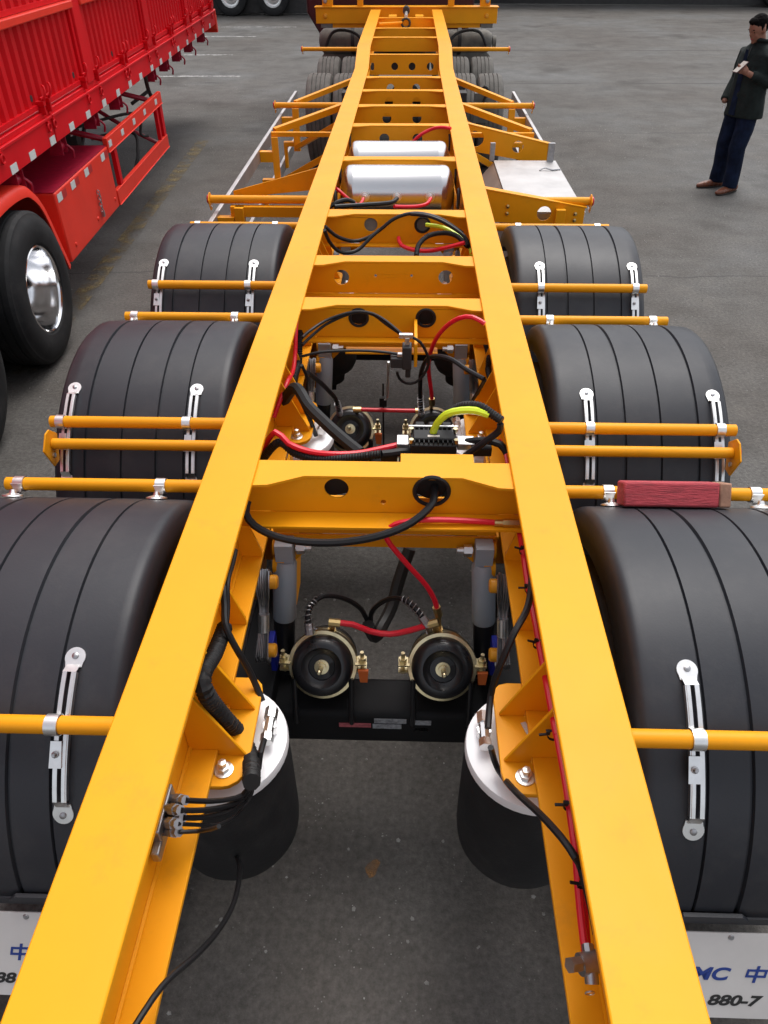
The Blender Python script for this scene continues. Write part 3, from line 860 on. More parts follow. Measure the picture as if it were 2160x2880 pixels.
            def zhong(x, v, m, FO=FO, FD=FD, SF=SF, fl=fl):
                z = MB(); U = X3; V = -FD
                def bar2(x0, x1, y0, y1): z.plate([(x0 + y0 * .2, y0), (x1 + y0 * .2, y0), (x1 + y1 * .2, y1), (x0 + y1 * .2, y1)], FO + FD * v + X3 * x + SF * 0.0030, U, V, 0.0008)
                bar2(0.0, 0.050, 0.028, 0.034); bar2(0.0, 0.050, 0.011, 0.017); bar2(0.0, 0.006, 0.0175, 0.0275); bar2(0.044, 0.050, 0.0175, 0.0275)
                bar2(0.0215, 0.0285, 0.0345, 0.044); bar2(0.0215, 0.0285, -0.004, 0.0105); bar2(0.0215, 0.0285, 0.0176, 0.0274)
                z.build('lettering', m, fl, smooth=False)
            if s > 0:
                flap_text('CIMC', 0.722, 0.120, 0.049, 'ink_blue', 1.24); zhong(0.912, 0.122, 'ink_blue'); flap_text('880-7', 0.828, 0.193, 0.041, 'ink_black', 1.32)
            else:
                flap_text('CIMC', -1.108, 0.120, 0.049, 'ink_blue', 1.24); zhong(-0.922, 0.122, 'ink_blue'); flap_text('88', -0.968, 0.193, 0.041, 'ink_black', 1.3)

# ---- marker lamp bars
def lamp_bar(y, z, hw, r=0.020, x0=XW + 0.005, plate=0.05):
    for s in (-1, 1):
        mb = MB(); mb.cyl((s * x0, y, z), (s * (hw - 0.004), y, z), r, n=18); bar = mb.build('lamp_bar', 'yellow', T)
        mb = MB(); k = plate
        mb.plate([(-k, 0.3 * k), (-0.25 * k, k), (0.25 * k, k), (k, 0.3 * k), (0.35 * k, -1.15 * k), (-0.35 * k, -1.15 * k)], (s * hw, y - 0.01, z - 0.006), Y3, Z3, 0.006)
        pl = mb.build('lamp_plate', 'yellow', bar, bevel=0.001)
        mb = MB(); mb.lathe([(0.03, 0.0035), (0.03, 0.014), (0.024, 0.02), (0, 0.022)], (s * hw, y, z), (s, 0, 0), 16); mb.build('marker_lamp', 'lamp_red', pl)
        mb = MB(); mb.lathe([(0.009, 0.0035), (0.009, 0.010), (0.0, 0.011)], (s * hw, y - 0.02, z - 0.035), (-s, 0, 0), 8); mb.build('bolt', 'zinc', pl)
lamp_bar(2.235, 1.005, 1.222, plate=0.062)
lamp_bar(5.06, 1.05, 1.235, 0.026, plate=0.05)
lamp_bar(8.15, 1.05, 1.25, 0.026, plate=0.05)
lamp_bar(10.6, 1.225, 1.25, 0.022, x0=XW, plate=0.04)

# ---- air tanks
for yt in (4.70, 5.30):
    mb = MB(); R = 0.150; L = 0.305
    mb.lathe([(0.0, -L - 0.035), (0.06, -L - 0.03), (0.11, -L - 0.015), (0.14, -L + 0.005), (R - 0.002, -L + 0.02), (R, -L + 0.04), (R + 0.0008, -L + 0.042), (R + 0.0008, -L + 0.052), (R, -L + 0.054), (R, L - 0.054), (R + 0.0008, L - 0.052), (R + 0.0008, L - 0.042), (R, L - 0.04), (R - 0.002, L - 0.02), (0.14, L - 0.005), (0.11, L + 0.015), (0.06, L + 0.03), (0, L + 0.035)], (-0.008, yt, 1.20), X3, 48)
    tk = mb.build('air_tank', 'alu', T, ang=40)
    if yt < 5:
        for x in (-0.195, -0.008, 0.185):
            a = R_(174); q = Vector((x, yt + R * math.cos(a), 1.20 + R * math.sin(a))); nn = Vector((0, math.cos(a), math.sin(a)))
            mb = MB(); mb.lathe([(0.027, -0.002), (0.027, 0.006), (0.019, 0.007), (0.019, 0.024), (0.011, 0.025), (0.011, 0.036), (0, 0.036)], q, nn, 12); mb.build('tank_port', 'zinc', tk)
    for x in (-0.345, 0.33):
        mb = MB(); mb.plate(rrect(yt - 0.17, yt + 0.17, 1.03, 1.24, 0.03), (x, 0, 0), Y3, Z3, 0.006); mb.build('tank_bracket', 'yellow', tk)
# discs added behind web holes; the black ones paint the shade inside
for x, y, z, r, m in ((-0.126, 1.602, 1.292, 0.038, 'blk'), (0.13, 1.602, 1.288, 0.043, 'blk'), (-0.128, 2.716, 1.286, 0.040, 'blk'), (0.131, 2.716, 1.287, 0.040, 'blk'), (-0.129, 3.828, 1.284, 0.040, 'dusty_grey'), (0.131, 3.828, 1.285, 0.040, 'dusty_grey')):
    mb = MB(); mb.lathe([(r, 0.0), (r, 0.01), (0.0, 0.012)], (x, y + (0.03 if m == 'blk' else 0.0085), z), Y3, 24, True); mb.build('hole_backing', m, T)
# grommets round the cable holes
for (x, y, z, r) in ((0.13, 1.602, 1.292, 0.046), (0.131, 3.828, 1.285, 0.036), (-0.128, 2.716, 1.286, 0.034), (0.131, 2.716, 1.287, 0.034)):
    mb = MB(); mb.sweep([Vector((x + r * math.cos(a), y, z + r * math.sin(a))) for a in [i * 2 * PI / 32 for i in range(33)]], 0.006, 6, cap=False); mb.build('grommet', 'blk', T)
for x, s in ((-0.36, -1), (0.345, 1)):
    for y in (4.98, 5.9, 4.55):
        mb = MB(); mb.sweep([Vector((x, y - 0.08 + 0.05 * math.cos(a), 1.23 + 0.05 * math.sin(a))) for a in [i * 2 * PI / 24 for i in range(25)]], 0.008, 6, cap=False); mb.build('grommet', 'dark_steel', T)

# ---- side supports and guards on the gooseneck half
def strut(name, pts, w=0.035, m='yellow', parent=None):
    mb = MB()
    for a, b_ in zip(pts, pts[1:]):
        a, b_ = Vector(a), Vector(b_); d = (b_ - a); q = d.to_track_quat('Z', 'Y').to_matrix()
        mb.box((a + b_) / 2, (w, w, d.length), q)
    return mb.build(name, m, parent or T, bevel=0.002)
for s in (-1, 1):
    strut('support_brace', [(s * 0.42, 8.9, 1.19), (s * 1.06, 8.19, 1.06)], 0.045)
    strut('support_post', [(s * 1.05, 8.10, 1.03), (s * 1.05, 8.05, 0.66)], 0.06)
    strut('support_brace', [(s * 0.42, 7.2, 1.15), (s * 1.05, 8.02, 0.70)], 0.04)
    strut('support_brace', [(s * 0.42, 7.35, 1.22), (s * 1.07, 6.86, 1.085)], 0.05)
    strut('support_beam', [(s * 0.42, 6.80, 1.075), (s * 1.09, 6.80, 1.075)], 0.035)
    strut('support_post', [(s * 1.06, 6.76, 1.06), (s * 1.05, 6.70, 0.66)], 0.055)
    strut('support_brace', [(s * 0.42, 6.35, 1.10), (s * 1.04, 6.68, 0.72)], 0.045)
    strut('support_post', [(s * 1.04, 5.0, 1.02), (s * 1.04, 5.0, 0.62)], 0.06)
    mb = MB()
    for z, y0, y1 in ((0.93, 4.65 if s < 0 else 6.9, 9.35), (0.53, 4.7 if s < 0 else 7.0, 9.2)):
        mb.span(s * 1.185, s * 1.215, y0, y1, z - 0.05, z + 0.05)
    gd = split_build(mb, 'side_guard_rail', 'alu_sheet', T, bevel=0.004)[0]
    mb = MB()
    for y in (8.08, 6.73) + ((5.0,) if s < 0 else ()):
        mb.span(s * 1.075, s * 1.184, y - 0.03, y + 0.03, 0.88, 0.96); mb.span(s * 1.075, s * 1.184, y - 0.03, y + 0.03, 0.70, 0.74)
        mb.span(s * 1.155, s * 1.184, y - 0.03, y + 0.03, 0.50, 0.699)
    split_build(mb, 'guard_bracket', 'yellow', gd)
# left outrigger behind the lamp bar
mb = MB(); mb.plate([(-0.42, 1.10), (-0.42, 1.25), (-1.10, 1.075), (-1.10, 1.03)], (0, 5.16, 0), X3, Z3, 0.01); mb.span(-1.10, -0.42, 5.0, 5.05, 0.955, 1.02); mb.build('outrigger', 'yellow', T, bevel=0.002)
# right outriggers: tapered plates with lightening holes, flanged top edge
for yo, zt0, zt1, zb0, zb1, holes, x1 in ((6.60, 1.215, 1.045, 1.02, 0.90, [(0.60, 1.09, 0.06), (0.94, 1.03, 0.045)], 1.20), (5.02, 1.15, 1.02, 0.94, 0.90, [(0.52, 1.05, 0.055), (0.94, 0.985, 0.045)], 1.20)):
    mb = MB(); mb.plate([(0.42, zb0), (x1 - 0.04, zb1), (x1, zb1 + 0.02), (x1, zt1), (0.42, zt0)], (0, yo, 0), X3, Z3, 0.008, holes=[circ(*h) for h in holes])
    q = Matrix.Rotation(math.atan2(zt0 - zt1, x1 - 0.42), 3, 'Y')
    mb.box(((0.42 + x1) / 2, yo + 0.022, (zt0 + zt1) / 2 + 0.005), (math.hypot(x1 - 0.42, zt0 - zt1) + 0.02, 0.06, 0.008), q)
    og = mb.build('outrigger', 'yellow', T, bevel=0.0015)
    if yo < 6:
        mb = MB()
        for x, z in ((0.70, 1.03), (0.70, 0.985), (1.14, 0.985), (1.14, 0.945)): mb.lathe([(0.012, 0), (0.012, 0.008), (0.0, 0.012)], (x, yo - 0.0042, z), (0, -1, 0), 8)
        split_build(mb, 'bolt', 'brass', og)
# toolbox hung between them
mb = MB(); mb.span(0.745, 1.215, 5.12, 6.42, 0.50, 0.96)
tb = mb.build('tool_box', 'alu_sheet', T, bevel=0.006)
mb = MB(); mb.span(0.735, 1.228, 5.11, 6.43, 0.9605, 0.968); mb.build('lid', 'alu_sheet', tb, bevel=0.002)
for x0, x1 in ((0.70, 0.738), (1.155, 1.205)):
    mb = MB(); mb.span(x0, x1, 6.40, 6.425, 0.968, 1.10); mb.build('hang_strap', 'zinc_dull', tb)
mb = MB(); mb.tube([(1.06, 6.12, 0.972), (1.10, 6.14, 0.985), (1.15, 6.12, 0.975), (1.22, 6.15, 0.972)], 0.006, 6); mb.build('latch_wire', 'zinc_dull', tb)
mb = MB(); mb.plate([(0.735, 0.955), (0.60, 0.80), (0.605, 0.795), (0.742, 0.95)], (0, 5.78, 0), X3, Z3, 1.28); mb.build('inner_shield', 'alu_sheet', tb)

# ---- valves, modules and fittings
def boxes(name, m, lst, bevel=0.002, parent=None):
    mb = MB()
    for c, d in lst: mb.box(c, d)
    return mb.build(name, m, parent or T, bevel=bevel)
# brake module behind the rear crossmember
mod = boxes('brake_module', 'blk', [((0.14, 1.85, 1.275), (0.135, 0.085, 0.055)), ((0.14, 1.85, 1.309), (0.12, 0.05, 0.012)), ((0.14, 1.80, 1.25), (0.20, 0.03, 0.03)), ((0.10, 1.905, 1.30), (0.028, 0.03, 0.03)), ((0.14, 1.905, 1.30), (0.028, 0.03, 0.03)), ((0.18, 1.905, 1.30), (0.028, 0.03, 0.03))], 0.004)
mb = MB()
for k in range(9): mb.span(0.083 + k * 0.0137, 0.086 + k * 0.0137, 1.81, 1.89, 1.303, 1.312)
split_build(mb, 'cooling_rib', 'blk', mod)
boxes('bracket_ear', 'zinc', [((0.05, 1.85, 1.285), (0.035, 0.05, 0.02)), ((0.235, 1.85, 1.285), (0.05, 0.045, 0.022)), ((0.14, 1.893, 1.313), (0.15, 0.006, 0.008))], 0.002, mod)
boxes('label_plate', 'sticker', [((0.14, 1.838, 1.3156), (0.035, 0.010, 0.001))], 0, mod)
mb = MB()
for x in (0.075, 0.205):
    for y in (1.82, 1.88): mb.cyl((x, y, 1.303), (x, y, 1.316), 0.007, n=8)
mb.cyl((0.035, 1.81, 1.25), (0.06, 1.81, 1.25), 0.016, n=6); mb.cyl((0.22, 1.81, 1.25), (0.26, 1.81, 1.25), 0.016, n=6)
split_build(mb, 'module_bolt', 'passivated', mod)
boxes('connector', 'blk', [((0.28, 1.83, 1.275), (0.06, 0.03, 0.028))], 0.003, mod)
boxes('connector', 'blk', [((0.012, 1.82, 1.25), (0.05, 0.03, 0.03))], 0.003, mod)
# levelling valve under the second crossmember
lv = boxes('levelling_valve', 'dark_steel', [((0.06, 2.50, 1.235), (0.035, 0.05, 0.09)), ((0.03, 2.50, 1.215), (0.06, 0.045, 0.04)), ((0.065, 2.5, 1.18), (0.02, 0.02, 0.06))], 0.004)
boxes('tee_fitting', 'zinc', [((0.055, 2.50, 1.315), (0.05, 0.016, 0.016)), ((0.06, 2.50, 1.295), (0.018, 0.018, 0.03)), ((0.045, 2.49, 1.245), (0.04, 0.016, 0.014))], 0.002, lv)
mb = MB(); mb.tube([(-0.008, 2.52, 1.20), (-0.012, 2.60, 1.08), (-0.018, 2.69, 0.95), (-0.03, 2.70, 0.935)], 0.0045, 6); mb.build('levelling_rod', 'zinc', lv)
mb = MB(); mb.box((-0.035, 2.71, 0.92), (0.03, 0.02, 0.04)); mb.tube([(-0.035, 2.72, 1.0), (-0.035, 2.74, 0.80), (-0.033, 2.74, 0.56)], 0.004, 6); mb.build('rod_joint', 'blk', lv)
boxes('valve_bracket', 'yellow', [((0.092, 2.60, 1.24), (0.012, 0.22, 0.09))], 0.0015, lv)
boxes('support_strip', 'yellow', [((0.0, 2.685, 1.163), (0.36, 0.05, 0.008))], 0.0015)
boxes('support_strip', 'yellow', [((0.02, 3.75, 1.13), (0.30, 0.05, 0.008))], 0.0015)
# bank of plug connectors on the left web
lb = boxes('connector_block', 'zinc_dull', [((-0.392, 0.735, 1.165), (0.020, 0.10, 0.06)), ((-0.390, 0.675, 1.150), (0.016, 0.03, 0.028))], 0.003)
for A, B_ in (((-0.388, 0.768, 1.168), (-0.345, 0.744, 1.206)), ((-0.388, 0.741, 1.181), (-0.345, 0.716, 1.22)), ((-0.388, 0.740, 1.155), (-0.345, 0.716, 1.194)), ((-0.388, 0.718, 1.172), (-0.345, 0.693, 1.214)), ((-0.388, 0.711, 1.156), (-0.345, 0.687, 1.197))):
    A, B_ = Vector(A), Vector(B_); mb = MB(); mb.cyl(A, B_, 0.0095, n=8); mb.cyl(A.lerp(B_, 0.45), A.lerp(B_, 0.75), 0.0115, n=6); mb.build('plug', 'zinc_dull', lb)
# test valve on the right web
mb = MB(); mb.cyl((0.345, 0.485, 1.20), (0.40, 0.50, 1.19), 0.017, n=14); mb.cyl((0.325, 0.478, 1.215), (0.350, 0.486, 1.203), 0.012, n=6); mb.cyl((0.362, 0.488, 1.197), (0.362, 0.462, 1.187), 0.011, n=12); mb.cyl((0.362, 0.488, 1.197), (0.362, 0.515, 1.20), 0.010, n=8)
tv = mb.build('test_valve', 'zinc_dull', T)
mb = MB(); mb.sweep([Vector((0.358 + 0.007 * math.cos(a), 0.452, 1.180 + 0.007 * math.sin(a))) for a in [i * 2 * PI / 16 for i in range(17)]], 0.0014, 5, cap=False); mb.build('pull_ring', 'zinc', tv)
# connector of the red line on the right web
mb = MB(); mb.cyl((0.322, 1.555, 1.225), (0.40, 1.555, 1.225), 0.012, n=6); mb.cyl((0.30, 1.555, 1.225), (0.345, 1.555, 1.225), 0.0095, n=10); mb.build('hose_coupling', 'brass', T)
mb = MB(); mb.box((0.345, 1.0, 1.0695), (0.012, 0.07, 0.001), Matrix.Rotation(0.35, 3, 'Z')); mb.build('sticker', 'sticker', T)
# cable ties
mb_tie = MB(); mb_tie.lathe([(0.012, -0.003), (0.0135, -0.003), (0.0135, 0.003), (0.012, 0.003)], (0, 0, 0), Y3, 12); mb_tie.box((-0.018, 0, 0.004), (0.022, 0.005, 0.003)); mb_tie.box((-0.010, 0, 0.010), (0.008, 0.008, 0.006))
tie0 = mb_tie.build('cable_tie', 'blk', T, loc=(0.366, 0.735, 1.235))
for q in ((0.366, 0.91, 1.20), (0.37, 1.16, 1.19), (0.37, 1.33, 1.2), (0.37, 1.46, 1.21), (0.37, 0.60, 1.22)):
    c = copy_of(tie0, T, q); c.rotation_euler = (random.uniform(-.3, .3), random.uniform(-.4, .4), PI if q[0] < 0 else 0)
HOSES=[
('brake_hose','rub','p',0.011,[(0.137,1.63,1.288),(0.134,1.583,1.268),(0.08,1.531,1.243),(-0.001,1.497,1.224),(-0.103,1.491,1.203),(-0.207,1.499,1.194),(-0.286,1.513,1.2),(-0.343,1.529,1.223),(-0.366,1.547,1.251),(-0.362,1.57,1.275)]),
('air_hose','red','p',0.008,[(0.33,1.56,1.22),(0.204,1.556,1.231),(0.101,1.552,1.233),(0.034,1.548,1.22),(0.009,1.544,1.194),(0.013,1.54,1.17),(0.035,1.54,1.132),(0.078,1.54,1.068),(0.124,1.538,1.003),(0.151,1.535,0.944),(0.161,1.532,0.9)]),
('air_hose','red','p',0.009,[(-0.148,1.513,0.869),(-0.089,1.513,0.862),(-0.038,1.513,0.834),(0.02,1.513,0.823),(0.077,1.513,0.84),(0.133,1.513,0.866),(0.153,1.513,0.875)]),
('brake_hose','rub','s',0.01,[(-0.215,1.486,0.86),(-0.221,1.519,0.895),(-0.21,1.551,0.906),(-0.178,1.584,0.907),(-0.124,1.609,0.875),(-0.079,1.626,0.821),(-0.057,1.643,0.751),(-0.043,1.66,0.674)]),
('brake_hose','rub','s',0.01,[(0.128,1.517,0.87),(0.096,1.544,0.901),(0.064,1.572,0.908),(0.024,1.6,0.887),(-0.018,1.62,0.837),(-0.041,1.64,0.772),(-0.043,1.66,0.674)]),
('cable_bundle','blk','p',0.022,[(0.08,1.95,0.778),(0.045,1.89,0.686),(0.02,1.83,0.613),(-0.012,1.764,0.585),(-0.032,1.692,0.611),(-0.05,1.62,0.74)]),
('air_hose','red','p',0.008,[(0.37,1.678,1.213),(0.37,1.572,1.195),(0.37,1.483,1.197),(0.37,1.349,1.187),(0.37,1.21,1.197),(0.37,1.137,1.197),(0.365,0.886,1.231)]),
('air_hose','red','p',0.007,[(0.365,0.886,1.231),(0.365,0.787,1.234),(0.365,0.699,1.223),(0.365,0.647,1.213),(0.365,0.609,1.192),(0.365,0.557,1.173),(0.365,0.512,1.165)]),
('air_hose','red','p',0.006,[(0.375,0.876,1.189),(0.375,0.783,1.197),(0.375,0.711,1.202),(0.375,0.655,1.198),(0.375,0.614,1.183),(0.375,0.563,1.16),(0.375,0.522,1.139)]),
('air_hose','rub','p',0.008,[(0.388,1.42,1.2),(0.345,1.216,1.261),(0.3,1.122,1.26),(0.27,1.084,1.18),(0.26,1.073,1.112),(0.25,1.003,1.087)]),
('air_hose','rub','p',0.007,[(0.25,0.943,1.103),(0.27,0.94,1.032),(0.29,0.849,1.096),(0.31,0.725,1.224),(0.33,0.65,1.281),(0.345,0.616,1.287),(0.36,0.612,1.255),(0.37,0.559,1.237),(0.38,0.533,1.199)]),
('conduit','blk','c',0.019,[(-0.365,1.201,1.181),(-0.36,1.089,1.219),(-0.351,0.977,1.286),(-0.341,0.945,1.264),(-0.33,0.979,1.141),(-0.307,1.001,1.039),(-0.282,0.96,1.032),(-0.26,0.894,1.085),(-0.245,0.833,1.126)]),
('signal_cable','rub','p',0.0055,[(-0.25,0.841,1.109),(-0.269,0.832,1.079),(-0.293,0.81,1.098),(-0.319,0.772,1.156),(-0.345,0.744,1.206)]),
('signal_cable','rub','p',0.0055,[(-0.25,0.846,1.101),(-0.269,0.838,1.059),(-0.293,0.803,1.087),(-0.319,0.749,1.164),(-0.345,0.716,1.22)]),
('signal_cable','rub','p',0.0055,[(-0.25,0.851,1.093),(-0.269,0.843,1.038),(-0.293,0.796,1.077),(-0.319,0.747,1.142),(-0.345,0.716,1.194)]),
('signal_cable','rub','p',0.004,[(-0.25,0.856,1.085),(-0.265,0.867,1.016),(-0.282,0.816,1.032),(-0.303,0.759,1.091),(-0.324,0.736,1.133),(-0.345,0.693,1.214)]),
('signal_cable','rub','p',0.004,[(-0.25,0.647,1.295),(-0.275,0.67,1.243),(-0.31,0.69,1.196),(-0.345,0.687,1.197)]),
('loose_cable','rub','p',0.0055,[(-0.347,0.899,0.7),(-0.306,0.817,0.812),(-0.287,0.744,0.875),(-0.282,0.672,0.925),(-0.286,0.595,1.0),(-0.298,0.527,1.075),(-0.321,0.477,1.12),(-0.335,0.437,1.145),(-0.353,0.383,1.16)]),
('air_hose','rub','p',0.008,[(-0.375,1.405,1.236),(-0.373,1.356,1.239),(-0.372,1.302,1.247),(-0.366,1.249,1.256),(-0.36,1.215,1.237),(-0.348,1.16,1.237),(-0.335,1.142,1.208),(-0.317,1.13,1.167),(-0.3,1.124,1.117),(-0.285,1.11,1.077),(-0.27,1.085,1.056)]),
('air_hose','rub','p',0.006,[(-0.37,1.412,1.238),(-0.366,1.351,1.244),(-0.362,1.289,1.259),(-0.359,1.253,1.252),(-0.357,1.228,1.223),(-0.355,1.19,1.204)]),
('air_hose','rub','p',0.007,[(-0.25,0.982,1.053),(-0.25,0.938,1.068),(-0.255,0.92,1.036)]),
('air_hose','rub','p',0.0055,[(-0.32,2.5,1.304),(-0.303,2.58,1.292),(-0.247,2.643,1.306),(-0.167,2.654,1.331),(-0.118,2.654,1.338),(-0.068,2.643,1.334),(-0.018,2.601,1.324),(0.037,2.55,1.3)]),
('air_hose','rub','p',0.0055,[(-0.322,2.5,1.275),(-0.304,2.58,1.266),(-0.248,2.643,1.29),(-0.167,2.654,1.325),(-0.118,2.654,1.336),(-0.068,2.643,1.331),(-0.018,2.601,1.312),(0.037,2.55,1.297)]),
('air_hose','rub','p',0.0055,[(-0.335,2.5,1.227),(-0.255,2.5,1.247),(-0.159,2.5,1.254),(-0.075,2.5,1.254),(-0.016,2.5,1.249),(0.035,2.5,1.242)]),
('air_hose','rub','p',0.0055,[(0.075,2.5,1.311),(0.108,2.5,1.29),(0.133,2.5,1.245),(0.141,2.5,1.205),(0.124,2.5,1.158),(0.094,2.5,1.127),(0.058,2.5,1.123),(0.033,2.5,1.143),(0.024,2.5,1.17)]),
('air_hose','red','p',0.0085,[(0.329,2.45,1.387),(0.287,2.472,1.401),(0.243,2.494,1.387),(0.201,2.533,1.338),(0.17,2.578,1.272),(0.153,2.627,1.195),(0.147,2.68,1.119),(0.152,2.722,1.039),(0.163,2.731,0.967),(0.17,2.74,0.9)]),
('brake_hose','rub','s2',0.011,[(0.326,2.3,1.252),(0.273,2.356,1.256),(0.218,2.413,1.267),(0.168,2.475,1.248),(0.136,2.55,1.196),(0.118,2.625,1.105),(0.116,2.663,1.019),(0.12,2.683,0.94),(0.126,2.703,0.87)]),
('air_hose','red','p',0.009,[(-0.149,2.716,0.876),(-0.09,2.716,0.876),(-0.022,2.716,0.875),(0.046,2.716,0.874),(0.122,2.716,0.874)]),
('brake_hose','rub','s2',0.011,[(-0.294,2.4,1.216),(-0.259,2.474,1.133),(-0.238,2.547,1.057),(-0.222,2.621,0.979),(-0.216,2.695,0.87)]),
('conduit','blk','c',0.014,[(-0.36,2.745,1.289),(-0.36,2.729,1.229),(-0.36,2.667,1.19),(-0.36,2.621,1.143),(-0.36,2.509,1.147),(-0.36,2.426,1.131)]),
('air_hose','red','p',0.008,[(-0.355,2.662,1.333),(-0.355,2.587,1.295),(-0.355,2.517,1.224),(-0.355,2.431,1.202),(-0.355,2.272,1.237),(-0.395,2.2,1.15)]),
('cable_bundle','blk','p',0.02,[(-0.385,2.28,1.14),(-0.313,2.2,1.265),(-0.254,2.1,1.25),(-0.187,2.0,1.245),(-0.133,1.95,1.224),(-0.08,1.9,1.21)]),
('air_hose','rub','p',0.007,[(-0.308,2.2,1.253),(-0.291,2.233,1.164),(-0.277,2.267,1.084),(-0.27,2.3,1.014)]),
('air_hose','rub','p',0.006,[(-0.285,2.2,1.35),(-0.273,2.225,1.288),(-0.284,2.25,1.212),(-0.282,2.275,1.112),(-0.266,2.3,1.014)]),
('air_hose','red','p',0.009,[(-0.39,1.9,1.2),(-0.327,1.86,1.308),(-0.286,1.833,1.286),(-0.222,1.813,1.272),(-0.154,1.8,1.273),(-0.083,1.813,1.268),(-0.017,1.83,1.273),(0.047,1.85,1.278)]),
('conduit','blk','c',0.013,[(-0.39,1.88,1.18),(-0.32,1.85,1.277),(-0.268,1.826,1.257),(-0.203,1.802,1.254),(-0.13,1.788,1.265),(-0.067,1.784,1.277),(-0.011,1.78,1.289)]),
('brake_hose','rub','p',0.012,[(-0.011,1.78,1.289),(0.017,1.793,1.284),(0.045,1.807,1.28),(0.074,1.82,1.273)]),
('warning_tube','lime','p',0.011,[(0.138,1.86,1.31),(0.148,1.852,1.348),(0.174,1.844,1.386),(0.214,1.836,1.403),(0.255,1.828,1.408),(0.291,1.82,1.4)]),
('conduit','blk','c',0.013,[(0.173,1.9,1.339),(0.204,1.88,1.384),(0.234,1.86,1.407),(0.269,1.84,1.414),(0.3,1.82,1.403),(0.327,1.8,1.394)]),
('signal_cable','rub','p',0.011,[(0.236,1.85,1.289),(0.286,1.833,1.306),(0.332,1.817,1.304),(0.351,1.8,1.285)]),
('signal_cable','rub','p',0.01,[(0.23,1.8,1.271),(0.278,1.8,1.317),(0.321,1.8,1.359),(0.323,1.8,1.383)]),
('air_hose','red','p',0.006,[(0.375,2.106,1.13),(0.375,1.975,1.166),(0.375,1.9,1.169)]),
('conduit','blk','c',0.012,[(0.375,2.771,1.161),(0.375,2.626,1.177),(0.375,2.614,1.128),(0.375,2.508,1.137)]),
('air_hose','rub','p',0.007,[(0.329,2.3,1.249),(0.318,2.35,1.183),(0.303,2.4,1.107)]),
('air_hose','rub','p',0.009,[(-0.335,3.6,1.346),(-0.285,3.667,1.278),(-0.211,3.733,1.234),(-0.139,3.76,1.244),(-0.082,3.773,1.276),(-0.01,3.782,1.329),(0.07,3.787,1.353),(0.15,3.786,1.349),(0.231,3.768,1.327),(0.329,3.75,1.271)]),
('air_hose','rub','p',0.009,[(-0.334,3.55,1.347),(-0.317,3.583,1.283),(-0.283,3.617,1.228),(-0.238,3.65,1.205),(-0.184,3.687,1.209),(-0.129,3.723,1.252),(-0.082,3.76,1.284)]),
('air_hose','rub','p',0.009,[(0.07,3.78,1.352),(0.157,3.74,1.355),(0.244,3.7,1.333),(0.331,3.65,1.288),(0.354,3.6,1.251)]),
('warning_tube','lime','p',0.01,[(0.148,3.8,1.295),(0.231,3.75,1.298),(0.302,3.7,1.275),(0.355,3.625,1.25),(0.364,3.55,1.229)]),
('conduit','blk','c',0.012,[(0.099,3.5,1.245),(0.111,3.59,1.268),(0.158,3.66,1.287),(0.23,3.69,1.291),(0.292,3.66,1.288),(0.345,3.6,1.258)]),
('air_hose','red','p',0.01,[(0.011,3.81,1.228),(0.024,3.766,1.207),(0.081,3.722,1.198),(0.161,3.68,1.207),(0.239,3.64,1.236),(0.329,3.6,1.275)]),
('air_hose','red','p',0.009,[(-0.199,4.45,1.234),(-0.209,4.41,1.22),(-0.23,4.37,1.223),(-0.275,4.36,1.254),(-0.327,4.38,1.292),(-0.351,4.4,1.303)]),
('air_hose','rub','p',0.012,[(-0.006,4.45,1.235),(-0.033,4.39,1.232),(-0.089,4.33,1.241),(-0.167,4.28,1.25),(-0.25,4.24,1.256),(-0.342,4.2,1.261)]),
('air_hose','red','p',0.01,[(0.186,4.45,1.236),(0.165,4.375,1.23),(0.117,4.3,1.237),(0.049,4.25,1.248),(-0.018,4.2,1.264)]),
('air_hose','rub','p',0.012,[(-0.371,4.2,1.259),(-0.333,4.233,1.273),(-0.279,4.267,1.278),(-0.242,4.3,1.255)]),
('air_hose','red','p',0.011,[(0.088,5.72,1.255),(0.141,5.71,1.304),(0.218,5.7,1.342),(0.279,5.65,1.363),(0.34,5.6,1.366)]),
('coil_cable','blk','p',0.012,[(-0.44,11.2,1.277),(-0.256,11.2,1.325),(-0.073,11.2,1.364),(-0.005,11.2,1.393),(0.041,11.2,1.345),(0.11,11.2,1.306),(0.248,11.2,1.296),(0.385,11.2,1.296)]),
]
CHAM = [Vector((s * 0.179, ya - 0.01, 0.735)) for ya in AX for s in (-1, 1)]
AXD = Vector((0, -0.80, 0.60)).normalized()
for h_ in HOSES:
    ho = hose(*h_, T)
    ends = [(h_[4][0], h_[4][1]), (h_[4][-1], h_[4][-2])]
    if h_[2] == 's': ends = ends[:1]
    if h_[2] == 's2': ends = ends[1:]
    if h_[0] not in ('air_hose', 'brake_hose'): ends = []
    for e, nx in ends:
        e = Vector(e); nx = Vector(nx)
        for O in CHAM:
            d = e - O
            if d.length < 0.24:
                ax = AXD * (-0.03 if abs(d.x) < 0.06 else -0.055)
                rad = (d - AXD * d.dot(AXD)).normalized()
                base = O + ax + rad * 0.094
                k = MB(); k.cyl(base, base.lerp(e, 0.75), 0.009, n=8); k.cyl(base, base.lerp(e, 0.22), 0.014, n=6)
                k.cyl(e - (nx - e).normalized() * 0.012, e + (nx - e).normalized() * 0.022, 0.0125, n=8); k.cyl(base.lerp(e, 0.65), e, 0.010, n=8)
                k.build('hose_fitting', 'brass' if h_[1] == 'red' else 'zinc_dull', ho)
                break

